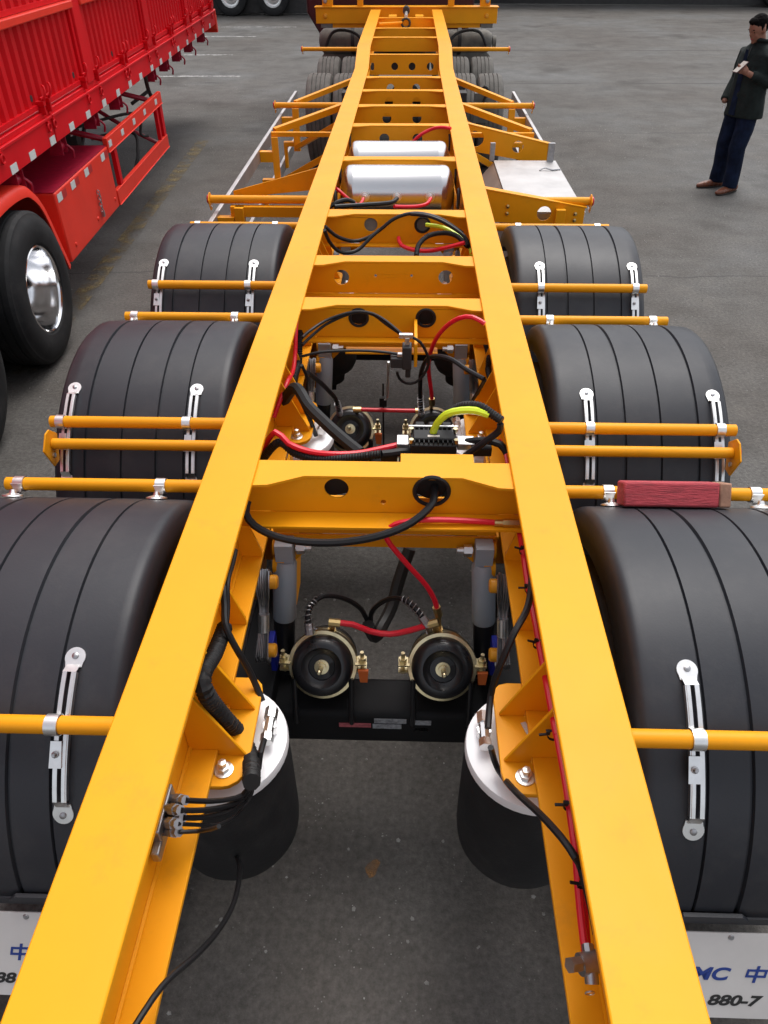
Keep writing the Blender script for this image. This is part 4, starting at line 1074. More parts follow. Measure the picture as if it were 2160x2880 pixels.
# ================================================================ timber block lying on the right rear mudguard
c57 = on_arc(AX[2], 57.0, RF + 0.041)
wb = thing('timber_block', 'red painted timber block lying on the right rear mudguard', 'timber', (0.872, c57.y, c57.z - 0.038))
b1 = MB(); Mx = Matrix.Rotation(R_(-33), 3, 'X'); b1.box((0.0, 0, 0.038), (0.290, 0.080, 0.076), Mx); b1.build('painted_body', 'red_wood', wb, bevel=0.007)
b1 = MB(); b1.box((0.163, 0, 0.038), (0.036, 0.079, 0.075), Mx); b1.build('sawn_end', 'raw_wood', wb, bevel=0.005)

# ================================================================ red stake-sided semi-trailer on the left
RT = thing('stake_trailer', 'red corrugated-side stake semi-trailer with chrome wheel, left edge of the yard', 'trailer', (-2.43, 4.56, 0), R_(3.0))
S0, S1 = -4.6, 8.85            # rear and front end along its own length
def rpart(name, m, fn, parent=None, bevel=0.0, ang=35, label=None):
    mb = MB(); fn(mb); return mb.build(name, m, parent or RT, bevel=bevel, ang=ang, label=label)
# floor and side rails
rpart('floor', 'truck_red', lambda k: k.span(-2.46, -0.05, S0, S1, 1.30, 1.42))
seams = [-3.07, -0.89, 1.29, 3.47, 5.65, 7.83]
edges = [S0] + seams + [S1]
for a, b_ in zip(edges, edges[1:]):
    def sr(k, a=a, b_=b_):
        k.span(-0.06, 0.0, a + 0.006, b_ - 0.006, 1.215, 1.375)
        k.span(-0.06, 0.012, a + 0.006, b_ - 0.006, 1.3755, 1.395)
        k.span(-0.06, -0.008, a + 0.006, b_ - 0.006, 1.3955, 1.43)
    rpart('side_rail', 'truck_red', sr, bevel=0.004)
    rpart('side_rail', 'truck_red', lambda k, a=a, b_=b_: k.span(-2.52, -2.46, a + 0.006, b_ - 0.006, 1.215, 1.43))
# posts and corrugated gates
posts = [-4.45, -2.05, 0.12, 2.36, 4.56, 6.74, 8.72]
for pz in posts:
    rpart('post', 'truck_red', lambda k, pz=pz: k.span(-0.085, 0.004, pz - 0.10, pz + 0.10, 1.4305, 3.25), bevel=0.012)
def corr(k, y0, y1, z0, z1, x=-0.03):
    per = 0.134; n = max(1, round((y1 - y0) / per)); per = (y1 - y0) / n
    pr = []
    for i in range(n):
        b0 = y0 + i * per
        pr += [(b0, -0.028), (b0 + per * 0.30, -0.028), (b0 + per * 0.44, 0.0), (b0 + per * 0.86, 0.0)]
    pr.append((y1, -0.028))
    vs = []; fs = []
    for y, d in pr:
        vs += [(x + d, y, z0), (x + d, y, z1)]
    for i in range(len(pr) - 1):
        fs.append((2 * i, 2 * i + 2, 2 * i + 3, 2 * i + 1))
    k.add(vs, fs)
for a, b_ in zip(posts, posts[1:]):
    mid = (a + b_) / 2
    for (y0, y1) in ((a + 0.10, b_ - 0.10),):
        for z0, z1 in ((1.45, 1.95), (2.006, 2.55), (2.606, 3.18)):
            def gate(k, y0=y0, y1=y1, z0=z0, z1=z1):
                corr(k, y0 + 0.05, y1 - 0.05, z0 + 0.03, z1)
                k.span(-0.075, -0.012, y0 + 0.006, y0 + 0.05, z0, z1); k.span(-0.075, -0.012, y1 - 0.05, y1 - 0.006, z0, z1)
                k.span(-0.07, -0.02, y0 + 0.05, y1 - 0.05, z0, z0 + 0.03)
            g_ = rpart('gate_panel', 'truck_red', gate, ang=20)
            rpart('top_rail', 'truck_red_light', lambda k, y0=y0, y1=y1, z1=z1: k.span(-0.08, 0.018, y0 + 0.004, y1 - 0.004, z1 + 0.0005, z1 + 0.052), g_, bevel=0.008)
    rpart('far_gate', 'truck_red', lambda k, a=a, b_=b_: k.span(-2.50, -2.46, a + 0.02, b_ - 0.02, 1.4305, 3.18))
    # gate hooks and lashing rings near the posts
    for y in (a + 0.18, b_ - 0.18, mid - 0.06, mid + 0.06):
        def latch(k, y=y):
            k.span(-0.04, 0.022, y - 0.022, y + 0.022, 1.47, 1.50); k.cyl((0.012, y - 0.035, 1.52), (0.012, y + 0.035, 1.52), 0.009, n=8)
            k.tube([(0.01, y, 1.49), (0.035, y + 0.01, 1.54), (0.03, y + 0.03, 1.58), (0.012, y + 0.05, 1.585)], 0.009, 6); k.span(-0.03, 0.018, y - 0.012, y + 0.012, 1.415, 1.469)
        rpart('gate_latch', 'truck_red', latch, bevel=0.002)
        rpart('lashing_ring', 'truck_red', lambda k, y=y: (k.sweep([Vector((0.014, y + 0.026 * math.cos(t), 1.335 + 0.026 * math.sin(t))) for t in [i * 2 * PI / 16 for i in range(17)]], 0.007, 6, cap=False), k.span(0.0005, 0.018, y - 0.016, y + 0.016, 1.352, 1.374)))
for y in (1.10, 2.05, 3.2):
    rpart('drain_hole', 'ink_black', lambda k, y=y: k.lathe([(0.022, 0), (0.022, 0.002), (0, 0.002)], (-0.03, y, 1.53), X3, 14))
# reflectors along the rail
for i, y in enumerate((-0.4, 0.0, 0.45, 0.79, 1.21, 1.66, 2.10, 2.58, 3.05, 3.50, 3.94, 4.45, 4.9, 5.4, 5.9, 6.5, 7.1, 7.7, 8.3)):
    rpart('reflector', 'reflector', lambda k, y=y: k.span(0.0005, 0.003, y - 0.055, y + 0.055, 1.219, 1.272))
# under-floor frame, cross bearers, ratchet winches
for x in (-1.72, -0.80):
    rpart('frame_beam', 'crimson', lambda k, x=x: (k.span(x - 0.07, x + 0.07, S0, S1, 1.285, 1.2995), k.span(x - 0.006, x + 0.006, S0, S1, 0.92, 1.2845), k.span(x - 0.07, x + 0.07, S0, S1, 0.905, 0.9195)))
for y in (-2.0, -1.2, -0.3, 1.25, 2.25, 3.3, 4.1, 4.9, 5.7, 6.5, 7.3, 8.1):
    def bearer(k, y=y):
        k.plate([(-0.79, 1.0), (-0.06, 1.19), (-0.06, 1.29), (-0.79, 1.29)], (0, y, 0), X3, Z3, 0.01, holes=[[(-0.52 + 0.12 * math.cos(t), 1.17 + 0.045 * math.sin(t)) for t in [i * 2 * PI / 18 for i in range(18)]]])
        k.span(-1.72, -0.81, y - 0.03, y + 0.03, 1.20, 1.28)
    rpart('cross_bearer', 'crimson', bearer)
for y in (0.62, 1.55, 2.45, 3.25, 4.75, 5.45, 6.2, 7.0, 8.0):
    def winch(k, y=y):
        k.cyl((-0.10, y - 0.05, 1.125), (-0.10, y + 0.05, 1.125), 0.034, n=14); k.span(-0.15, -0.05, y - 0.062, y - 0.052, 1.08, 1.2145); k.span(-0.15, -0.05, y + 0.052, y + 0.062, 1.08, 1.2145)
        k.tube([(-0.06, y + 0.06, 1.13), (-0.02, y + 0.07, 1.09), (-0.03, y + 0.075, 1.03)], 0.010, 6)
    rpart('ratchet_winch', 'crimson', winch)
# tool box, side guard
def tbox(k):
    k.span(-0.50, -0.012, 1.02, 2.44, 0.43, 0.935)
bx = rpart('tool_box', 'truck_red_light', tbox, bevel=0.012)
rpart('tool_box_lid', 'crimson', lambda k: k.span(-0.50, -0.02, 1.02, 2.44, 0.936, 0.942), bx)
def chain(k):
    for i in range(7):
        z = 0.70 - i * 0.024; y = 1.90 + 0.008 * math.sin(i)
        k.sweep([Vector((0.004 + (0.006 if i % 2 else 0.011 * math.cos(t)), y + (0.011 * math.cos(t) if i % 2 else 0.0), z + 0.017 * math.sin(t))) for t in [j * 2 * PI / 10 for j in range(11)]], 0.004, 5, cap=False)
    k.box((0.006, 1.905, 0.525), (0.018, 0.035, 0.045))
rpart('padlock_chain', 'zinc_dull', chain, bx)
for y in (1.18, 1.80, 2.35):
    rpart('bolt', 'truck_red_light', lambda k, y=y: k.lathe([(0.018, 0), (0.016, 0.006), (0.008, 0.009), (0, 0.009)], (-0.012, y, 0.515), X3, 12), bx)
for y, sq in ((1.10, 0), (1.42, 0), (1.78, 0), (2.26, 0)):
    rpart('reflector', 'reflector', lambda k, y=y: k.span(-0.0115, -0.009, y - 0.05, y + 0.05, 0.86, 0.915), bx)
    rpart('red_reflector', 'reflector_red', lambda k, y=y: k.span(-0.0115, -0.0095, y + 0.051, y + 0.15, 0.86, 0.915), bx)
def gbar(z0, z1):
    def f(k):
        k.span(-0.045, -0.004, 2.445, 4.66, z0, z1); k.span(-0.06, 0.004, 2.445, 4.66, z0 - 0.008, z0 - 0.0005)
    return f
sg = rpart('side_guard', 'truck_red_light', gbar(0.885, 0.995), bevel=0.004)
rpart('lower_bar', 'truck_red_light', gbar(0.445, 0.565), sg, bevel=0.004)
for y0, y1 in ((2.62, 2.70), (4.38, 4.44), (4.56, 4.66)):
    rpart('guard_post', 'truck_red', lambda k, y0=y0, y1=y1: k.span(-0.05, -0.012, y0, y1, 0.5655, 0.8765), sg, bevel=0.003)
for y in (2.52, 2.95, 3.4, 3.85, 4.38):
    rpart('reflector', 'reflector', lambda k, y=y: k.span(-0.0035, -0.001, y - 0.045, y + 0.045, 0.915, 0.965), sg)
for y, z in ((2.66, 1.0), (4.45, 1.0)):
    rpart('guard_stay', 'crimson', lambda k, y=y, z=z: (k.tube([(-0.04, y, 0.93), (-0.45, y - 0.1, 1.05), (-0.79, y - 0.1, 1.10)], 0.025, 8), k.tube([(-0.04, y, 0.50), (-0.45, y - 0.1, 0.75), (-0.79, y - 0.1, 0.98)], 0.022, 8)), sg)
# landing gear
for x in (-1.75, -0.72):
    rpart('landing_leg', 'dark_steel', lambda k, x=x: (k.span(x - 0.07, x + 0.07, 3.55, 3.69, 0.42, 1.20), k.span(x - 0.05, x + 0.05, 3.57, 3.67, 0.16, 0.4195), k.span(x - 0.12, x + 0.12, 3.46, 3.78, 0.02, 0.06), k.cyl((x, 3.62, 0.06), (x, 3.62, 0.17), 0.05, n=12)), bevel=0.004)
rpart('landing_crank', 'dark_steel', lambda k: (k.tube([(-0.65, 3.62, 0.85), (-0.12, 3.9, 0.92), (-0.10, 3.92, 0.72), (-0.03, 3.95, 0.70)], 0.014, 8), k.tube([(-0.72, 4.2, 0.62), (-0.30, 4.3, 0.66), (-0.22, 4.1, 0.5), (-0.25, 3.95, 0.35)], 0.018, 8)))
rpart('gear_brace', 'dark_steel', lambda k: (k.tube([(-0.72, 3.65, 0.5), (-0.72, 4.7, 1.15)], 0.022, 8), k.tube([(-0.1, 4.5, 1.22), (-0.12, 4.62, 1.02), (-0.10, 4.72, 0.86)], 0.022, 8), k.tube([(-0.13, 4.62, 1.0), (-0.3, 4.5, 0.9)], 0.018, 8)))
rpart('bracket', 'reflector', lambda k: (k.box((-0.35, 2.95, 1.08), (0.01, 0.14, 0.06), Matrix.Rotation(0.5, 3, 'X')), k.box((-0.4, 2.75, 0.98), (0.01, 0.07, 0.05))))
# wheels and arched mudguard
tyre2 = lathe_mesh('tyre', [(0.285, -0.12), (0.31, -0.145), (0.36, -0.158), (0.42, -0.156), (0.47, -0.142), (0.482, -0.13), (0.50, -0.125), (0.516, -0.105), (0.518, -0.07), (0.505, -0.066), (0.505, -0.058), (0.518, -0.054), (0.52, -0.01), (0.506, -0.006), (0.506, 0.006), (0.52, 0.01), (0.518, 0.054), (0.505, 0.058), (0.505, 0.066), (0.518, 0.07), (0.516, 0.105), (0.50, 0.125), (0.482, 0.13), (0.47, 0.142), (0.42, 0.156), (0.36, 0.158), (0.31, 0.145), (0.285, 0.12)], (1, 0, 0), 'rubber', 64)
rim2 = lathe_mesh('rim', [(0.283, 0.123), (0.293, 0.13), (0.296, 0.136), (0.288, 0.140), (0.279, 0.132), (0.272, 0.11), (0.268, 0.03), (0.255, -0.03), (0.235, -0.07), (0.21, -0.085), (0.135, -0.085), (0.128, -0.08), (0.12, -0.06), (0.11, -0.02), (0.10, -0.005), (0.06, 0.0), (0.0, 0.002)], (1, 0, 0), 'chrome', 56)
rim2_in = lathe_mesh('inner_rim', [(0.283, -0.123), (0.29, -0.136), (0.27, -0.12), (0.26, 0.0), (0.268, 0.10), (0.283, 0.12)], (1, 0, 0), 'zinc_dull', 40)
nuts = MB()
for i in range(10):
    a = i * 2 * PI / 10; nuts.cyl((-0.085, 0.17 * math.cos(a), 0.17 * math.sin(a)), (-0.045, 0.17 * math.cos(a), 0.17 * math.sin(a)), 0.016, n=6)
nut_me = None
for wy in (0.31, -1.0, -2.31):
    for wx, outer in ((-0.105, True), (-0.45, False), (-1.96, False), (-2.30, False)):
        w = link('wheel', tyre2, RT, (wx, wy, 0.505)); w.scale = (1, 0.972, 0.972)
        if outer:
            link('rim', rim2, w)
            if nut_me is None:
                o = nuts.build('wheel_nut', 'chrome', w); nut_me = o.data
            else: link('wheel_nut', nut_me, w)
        else: link('inner_rim', rim2_in, w)
    rpart('axle', 'dark_steel', lambda k, wy=wy: k.cyl((-2.1, wy, 0.52), (-0.4, wy, 0.52), 0.07, n=16))
def arch(k):
    pts = [(1.00, 0.44), (0.93, 0.62), (0.80, 0.93), (0.66, 1.07), (0.52, 1.125), (0.2, 1.14), (-0.2, 1.10), (-0.38, 1.02)]
    P = [Vector((0, q[0], q[1])) for q in pts]
    out = smooth_path(P, 0.05); vs = []; fs = []
    pr = [(-0.44, -0.03), (-0.44, 0.0), (-0.06, 0.0), (-0.03, -0.006), (-0.012, -0.03), (-0.008, -0.075), (-0.02, -0.075), (-0.03, -0.04), (-0.05, -0.02), (-0.42, -0.02)]
    m = len(pr)
    for i, q in enumerate(out):
        d = (out[min(i + 1, len(out) - 1)] - out[max(i - 1, 0)]).normalized(); nn = Vector((0, d.z, -d.y))
        if nn.z < 0 and abs(d.y) > 0.5: nn = -nn
        nn = Vector((0, -d.z, d.y)) if False else (nn if nn.y * 1 + nn.z > 0 else -nn)
        for x, h in pr: vs.append(Vector((x, 0, 0)) + q + nn * h)
    for i in range(len(out) - 1):
        for j in range(m):
            b2 = (j + 1) % m; fs.append((i * m + j, i * m + b2, (i + 1) * m + b2, (i + 1) * m + j))
    k.add(vs, fs)
rpart('wheel_arch', 'truck_red_light', arch, ang=50)
rpart('arch_stay', 'crimson', lambda k: (k.tube([(-0.25, 0.95, 0.9), (-0.5, 1.0, 1.1), (-0.7, 1.0, 1.2)], 0.018, 8), k.tube([(-0.25, 0.45, 1.13), (-0.3, 0.45, 1.25)], 0.018, 8)))
rpart('headboard', 'truck_red', lambda k: k.span(-2.46, -0.05, S1 - 0.07, S1 - 0.01, 1.43, 3.2))
rpart('front_bracket', 'truck_red_light', lambda k: (k.span(-0.10, 0.01, S1 - 0.02, S1 + 0.05, 1.15, 1.40), k.span(-0.2, 0.005, S1 + 0.0505, S1 + 0.12, 1.10, 1.32)), bevel=0.005)

# ================================================================ tractor unit coupled under the gooseneck
TR = thing('tractor_unit', 'dark red tractor unit with dusty rear tyres under the gooseneck', 'truck', (0, 11.0, 0))
def tpart(name, m, fn, parent=None, bevel=0.0, ang=35):
    mb = MB(); fn(mb); return mb.build(name, m, parent or TR, bevel=bevel, ang=ang)
tyre3 = lathe_mesh('tyre', TY, (1, 0, 0), 'tyre_dusty', 48)
for wy in (-0.75, 0.60):
    for wx in (-1.02, -0.70, 0.70, 1.02):
        w = link('wheel', tyre3, TR, (wx, wy, 0.51))
        link('rim', rim_me, w)
        if wx < 0: w.rotation_euler = (0, 0, PI)
    tpart('axle', 'dark_steel', lambda k, wy=wy: (k.cyl((-0.9, wy, 0.51), (0.9, wy, 0.51), 0.09, n=14), k.lathe([(0.0, -0.22), (0.12, -0.18), (0.22, 0), (0.12, 0.18), (0, 0.22)], (0, wy, 0.51), Y3, 20)))
for x in (-0.42, 0.42):
    tpart('chassis_rail', 'dark_steel', lambda k, x=x: k.span(x - 0.04, x + 0.04, -1.6, 5.8, 0.72, 0.98))
    tpart('tail_lamp_box', 'dark_steel', lambda k, x=x: (k.span(x * 1.35 - 0.12, x * 1.35 + 0.12, -1.75, -1.55, 0.66, 0.98), k.span(x * 1.5 - 0.05, x * 1.5 + 0.05, -1.551, -1.3, 0.80, 1.02)), bevel=0.006)
for s in (-1, 1):
    tpart('spring_pack', 'dark_steel', lambda k, s=s: [k.span(s * 0.46, s * 0.55, -0.85 - 0.05 * i, 0.70 + 0.05 * i, 0.60 + 0.02 * i, 0.6201 + 0.02 * i) for i in range(5)])
def ftank(s):
    k = MB(); k.plate(rrect(min(s * 0.60, s * 1.22), max(s * 0.60, s * 1.22), 0.42, 0.98, 0.13), (0, 1.95, 0), X3, Vector((0, 0, 1)), 1.1)
    o = k.build('fuel_tank', 'dusty_grey', TR, bevel=0.02)
    for y in (1.6, 2.25):
        q = MB(); q.span(s * 0.59, s * 1.232, y - 0.025, y + 0.025, 0.9805, 0.986); q.build('tank_strap', 'dark_steel', o)
ftank(-1); ftank(1)
tpart('silencer', 'dusty_grey', lambda k: k.lathe([(0.0, -0.62), (0.10, -0.60), (0.15, -0.55), (0.16, -0.5), (0.16, 0.5), (0.15, 0.55), (0.10, 0.6), (0.0, 0.62)], (-0.62, 1.45, 1.10), X3, 28))
tpart('air_cleaner', 'dusty_grey', lambda k: (k.lathe([(0.0, -0.5), (0.10, -0.48), (0.13, -0.43), (0.14, -0.4), (0.14, 0.4), (0.13, 0.43), (0.10, 0.48), (0.0, 0.5)], (0.72, 1.45, 1.10), X3, 28), k.cyl((1.22, 1.45, 1.10), (1.27, 1.45, 1.10), 0.07, n=16)))
tpart('brake_pot', 'dusty_grey', lambda k: (k.lathe([(0, -0.1), (0.08, -0.09), (0.09, 0), (0.08, 0.09), (0, 0.1)], (0.98, -1.35, 0.80), Y3, 20), k.span(0.80, 0.97, -1.42, -1.30, 0.62, 0.92)))
tpart('tow_hook', 'ink_black', lambda k: k.tube([(0.86, -1.48, 0.95), (0.90, -1.50, 1.0), (0.94, -1.49, 0.95), (0.90, -1.48, 0.86), (0.90, -1.48, 0.72)], 0.016, 8))
for s in (-1, 1):
    tpart('air_reservoir', 'dark_steel', lambda k, s=s: (k.lathe([(0, -0.28), (0.08, -0.26), (0.11, -0.22), (0.11, 0.22), (0.08, 0.26), (0, 0.28)], (s * 0.62, 1.15, 0.80), Y3, 20)))
    tpart('pipe_run', 'dark_steel', lambda k, s=s: (k.tube([(s * 0.5, 1.1, 1.0), (s * 0.7, 1.18, 1.22), (s * 1.0, 1.2, 1.24), (s * 1.15, 1.3, 1.0)], 0.02, 8)))
    tpart('mounting_band', 'dark_steel', lambda k, s=s: k.lathe([(0.165, -0.025), (0.168, -0.025), (0.168, 0.025), (0.165, 0.025)], (s * 0.75, 1.45, 1.10), X3, 28))
tpart('fifth_wheel', 'dark_steel', lambda k: (k.lathe([(0, 0.0), (0.45, 0.0), (0.45, 0.05), (0, 0.05)], (0, 0.0, 1.10), Z3, 28), k.span(-0.3, 0.3, -0.4, 0.4, 0.98, 1.0995)))
def cab(k):
    prof = [(-1.28, 1.02), (-0.2, 0.98), (0.88, 1.02), (1.0, 1.30), (1.0, 3.2), (0.85, 3.5), (-1.3, 3.5), (-1.48, 3.2), (-1.50, 1.36)]
    k.plate([(x, z) for x, z in prof], (0.0, 3.45, 0), X3, Z3, 2.1)
cabo = tpart('cab', 'maroon', cab, bevel=0.03)
tpart('rear_window', 'glass_dark', lambda k: k.plate(rrect(-0.9, 0.4, 2.4, 3.0, 0.06), (0, 2.395, 0), X3, Z3, 0.006), cabo)
for x in (-1.1, 0.6):
    w = link('wheel', tyre3, TR, (x, 3.7, 0.51)); link('rim', rim_me, w)
    if x < 0: w.rotation_euler = (0, 0, PI)

# ================================================================ parked trailers along the back of the yard
tyre4 = lathe_mesh('tyre', TY, (1, 0, 0), 'rubber', 40)
rim4 = lathe_mesh('rim', [(0.272, 0.118), (0.285, 0.128), (0.29, 0.134), (0.28, 0.137), (0.268, 0.12), (0.262, 0.06), (0.24, 0.03), (0.21, 0.025), (0.20, 0.03), (0.12, 0.03), (0.115, 0.07), (0.05, 0.085), (0, 0.085)], (1, 0, 0), 'zinc', 40)
def parked(name, label, loc, rz, length, wheel_x, body, body_m, skirt):
    P = thing(name, label, 'trailer', loc, rz, 'trailers parked along the back of the yard')
    def pp(n, m, fn, par=None, bevel=0.0):
        k = MB(); fn(k); return k.build(n, m, par or P, bevel=bevel)
    pp('frame', 'dark_steel', lambda k: (k.span(-length / 2, length / 2, 0.75, 0.87, 0.85, 1.2), k.span(-length / 2, length / 2, 1.65, 1.77, 0.85, 1.2)))
    pp('deck', body_m, lambda k: k.span(-length / 2, length / 2, 0.0, 2.5, 1.2005, 1.4))
    if body: pp('side_wall', body_m, lambda k: k.span(-length / 2, length / 2, 0.02, 2.48, 1.4005, 2.9))
    pp('shade_skirt', 'dark_steel', lambda k: k.span(-length / 2 + 0.1, length / 2 - 0.1, 0.38, 0.42, 0.06, 1.2), bevel=0.01)  # low dark skirt, run full length to stand in for the shadow underneath
    for x in wheel_x:
        for y in (0.17, 0.51, 1.99, 2.33):
            w = link('wheel', tyre4, P, (x, y, 0.507)); w.rotation_euler = (0, 0, -PI / 2 if y < 1 else PI / 2)
            link('rim', rim4, w)
        pp('axle', 'dark_steel', lambda k, x=x: k.cyl((x, 0.3, 0.507), (x, 2.2, 0.507), 0.07, n=12))
        pp('mudguard', 'dark_steel', lambda k, x=x: k.span(x - 0.6, x + 0.6, 0.02, 0.66, 1.08, 1.11))
    for x in (skirt[0] + 0.8, skirt[0] + 2.2):
        pp('under_box', 'dark_steel', lambda k, x=x: k.span(x - 0.5, x + 0.5, 0.2, 0.7, 0.35, 0.95), None, 0.02)
    pp('rear_axle_shield', 'dark_steel', lambda k: k.span(-length / 2 + 0.2, length / 2 - 0.2, 1.15, 1.25, 0.25, 0.85))
    return P
parked('parked_trailer', 'dark parked trailer with silver wheel rims at the top left', (-4.2, 28.1, 0), R_(0), 12.5, (-2.71, -1.39, -0.06), True, 'maroon', (0.9, 6.0))
parked('parked_trailer', 'black parked trailer with a dark skirt for shade at the top right', (9.0, 30.9, 0), R_(-4), 14.0, (3.4, 4.7, 6.0), True, 'black_paint', (-6.5, 1.2))

# ================================================================ the man with the phone
PB = Vector((3.70, 9.22, 0.0))
FA = Vector((-0.93, -0.37, 0)).normalized(); LB = Vector((-FA.y, FA.x, 0))
MAN = thing('person', 'man in dark jacket and jeans looking down at a phone', 'person', PB)
def W(a, b_, z): return FA * a + LB * b_ + Vector((0, 0, z))
def loft(mb, rings, n=20):
    vs = []; fs = []
    for a, b_, z, ra, rb in rings:
        for i in range(n):
            w = 2 * PI * i / n; vs.append(W(a + ra * math.cos(w), b_ + rb * math.sin(w), z))
    for k in range(len(rings) - 1):
        for i in range(n):
            j = (i + 1) % n; fs.append((k * n + i, k * n + j, (k + 1) * n + j, (k + 1) * n + i))
    fs += [tuple(range(n))[::-1], tuple((len(rings) - 1) * n + i for i in range(n))]
    mb.add(vs, fs)
def limb(mb, pts, n=14):
    P = [W(*p[:3]) for p in pts]; R = [p[3] for p in pts]
    out = []; rr = []
    for i in range(len(P) - 1):
        for t in range(6):
            q = t / 6; out.append(P[i].lerp(P[i + 1], q)); rr.append(R[i] * (1 - q) + R[i + 1] * q)
    out.append(P[-1]); rr.append(R[-1])
    mb.sweep(out, rr, n)
def ell(mb, c, r, tilt=0.0, n=20, m=12):
    rg = []
    vs = []; fs = []
    for k in range(m + 1):
        ph = -PI / 2 + PI * k / m
        for i in range(n):
            w = 2 * PI * i / n
            a, b_, z = r[0] * math.cos(ph) * math.cos(w), r[1] * math.cos(ph) * math.sin(w), r[2] * math.sin(ph)
            a, z = a * math.cos(tilt) + z * math.sin(tilt), -a * math.sin(tilt) + z * math.cos(tilt)
            vs.append(W(c[0] + a, c[1] + b_, c[2] + z))
    for k in range(m):
        for i in range(n):
            j = (i + 1) % n; fs.append((k * n + i, k * n + j, (k + 1) * n + j, (k + 1) * n + i))
    mb.add(vs, fs)
def skinned(mb, name, m, vox, parent, it=4):
    o = mb.build(name, m, parent, ang=180)
    md = o.modifiers.new('remesh', 'REMESH'); md.mode = 'VOXEL'; md.voxel_size = vox; md.use_smooth_shade = True
    md = o.modifiers.new('smooth', 'SMOOTH'); md.factor = 0.5; md.iterations = it
    return o
TL = 0.42                                  # head tilt
HC = (0.075, 0.0, 1.575)
def hp(a, b_, z):                          # point in head coordinates
    return (HC[0] + a * math.cos(TL) + z * math.sin(TL), HC[1] + b_, HC[2] - a * math.sin(TL) + z * math.cos(TL))
bd = MB()
ell(bd, hp(0, 0, 0.02), (0.095, 0.076, 0.105), TL); ell(bd, hp(0.025, 0, -0.045), (0.066, 0.058, 0.070), TL)
ell(bd, hp(0.088, 0, -0.012), (0.020, 0.013, 0.026), TL); ell(bd, hp(0.074, 0, 0.028), (0.020, 0.048, 0.012), TL)
ell(bd, hp(0.076, 0, -0.058), (0.016, 0.024, 0.010), TL); ell(bd, hp(0.072, 0, -0.092), (0.020, 0.022, 0.018), TL)
for sg in (-1, 1): ell(bd, hp(-0.005, sg * 0.078, -0.01), (0.020, 0.010, 0.033), TL); ell(bd, hp(0.055, sg * 0.034, -0.03), (0.026, 0.022, 0.024), TL)
limb(bd, [(0.04, 0, 1.53, 0.055), (0.0, 0, 1.42, 0.060), (0.0, 0, 1.30, 0.09), (0, 0, 0.92, 0.09)])
for sg in (-1, 1):
    limb(bd, [(0, 0, 1.32, 0.06), (0, sg * 0.17, 1.36, 0.045)]); limb(bd, [(0, 0, 0.92, 0.08), (0.0, sg * 0.09, 0.82, 0.07), (0.02, sg * 0.10, 0.47, 0.05), (0.0, sg * 0.12, 0.10, 0.04)])
limb(bd, [(0, 0.17, 1.36, 0.045), (-0.10, 0.24, 1.10, 0.038), (0.16, 0.17, 1.185, 0.030), (0.205, 0.15, 1.205, 0.028)])
limb(bd, [(0, -0.17, 1.36, 0.045), (-0.04, -0.25, 1.10, 0.038), (0.10, -0.19, 0.93, 0.030), (0.13, -0.17, 0.88, 0.03)])
# left hand: palm, four curled fingers round the phone, thumb on top
ell(bd, (0.235, 0.145, 1.222), (0.045, 0.020, 0.034), -0.5)
for i, (dz, ln) in enumerate(((0.03, 0.9), (0.012, 1.0), (-0.006, 0.95), (-0.022, 0.78))):
    limb(bd, [(0.245 + dz * 0.3, 0.135, 1.225 + dz, 0.0095), (0.285, 0.125, 1.232 + dz, 0.0095), (0.300 * 1.0, 0.100, 1.245 + dz, 0.0085), (0.290, 0.085, 1.256 + dz, 0.0075)], 8)
limb(bd, [(0.225, 0.150, 1.245, 0.012), (0.250, 0.142, 1.272, 0.010), (0.275, 0.128, 1.285, 0.0085)], 8)
body = skinned(bd, 'body', 'skin', 0.007, MAN, 3)
hr = MB(); ell(hr, hp(-0.010, 0, 0.060), (0.092, 0.079, 0.074), TL); ell(hr, hp(-0.048, 0, 0.01), (0.056, 0.073, 0.072), TL); ell(hr, hp(0.045, 0, 0.098), (0.045, 0.055, 0.030), TL)
for sg in (-1, 1): ell(hr, hp(0.004, sg * 0.070, 0.02), (0.022, 0.010, 0.034), TL)
ho_ = skinned(hr, 'hair', 'hair', 0.005, MAN, 1)
tx = bpy.data.textures.new('hair_tufts', 'CLOUDS'); tx.noise_scale = 0.018
dm = ho_.modifiers.new('tufts', 'DISPLACE'); dm.texture = tx; dm.strength = 0.010; dm.mid_level = 0.55
for sg in (-1, 1):
    e = MB(); ell(e, hp(0.079, sg * 0.032, 0.006), (0.006, 0.012, 0.005), TL, 10, 6); e.build('eye', 'hair', body, ang=180)
    e = MB(); ell(e, hp(0.083, sg * 0.032, 0.031), (0.006, 0.018, 0.005), TL, 10, 6); e.build('eyebrow', 'hair', body, ang=180)
e = MB(); ell(e, hp(0.089, 0, -0.058), (0.004, 0.022, 0.0035), TL, 10, 6); e.build('mouth', 'crimson', body, ang=180)
jk = MB()
loft(jk, [(-0.02, 0.01, 0.77, 0.168, 0.225), (-0.01, 0.01, 0.86, 0.166, 0.22), (0.0, 0, 1.0, 0.155, 0.21), (0.0, 0, 1.12, 0.152, 0.205), (0.0, 0, 1.26, 0.148, 0.22), (-0.005, 0, 1.36, 0.124, 0.215), (-0.005, 0, 1.41, 0.095, 0.16), (0.005, 0, 1.455, 0.075, 0.085), (0.015, 0, 1.485, 0.070, 0.073)])
limb(jk, [(-0.005, 0.165, 1.365, 0.075), (-0.05, 0.225, 1.25, 0.068), (-0.11, 0.25, 1.10, 0.062), (-0.02, 0.225, 1.125, 0.058), (0.10, 0.19, 1.165, 0.050), (0.165, 0.168, 1.188, 0.044)])
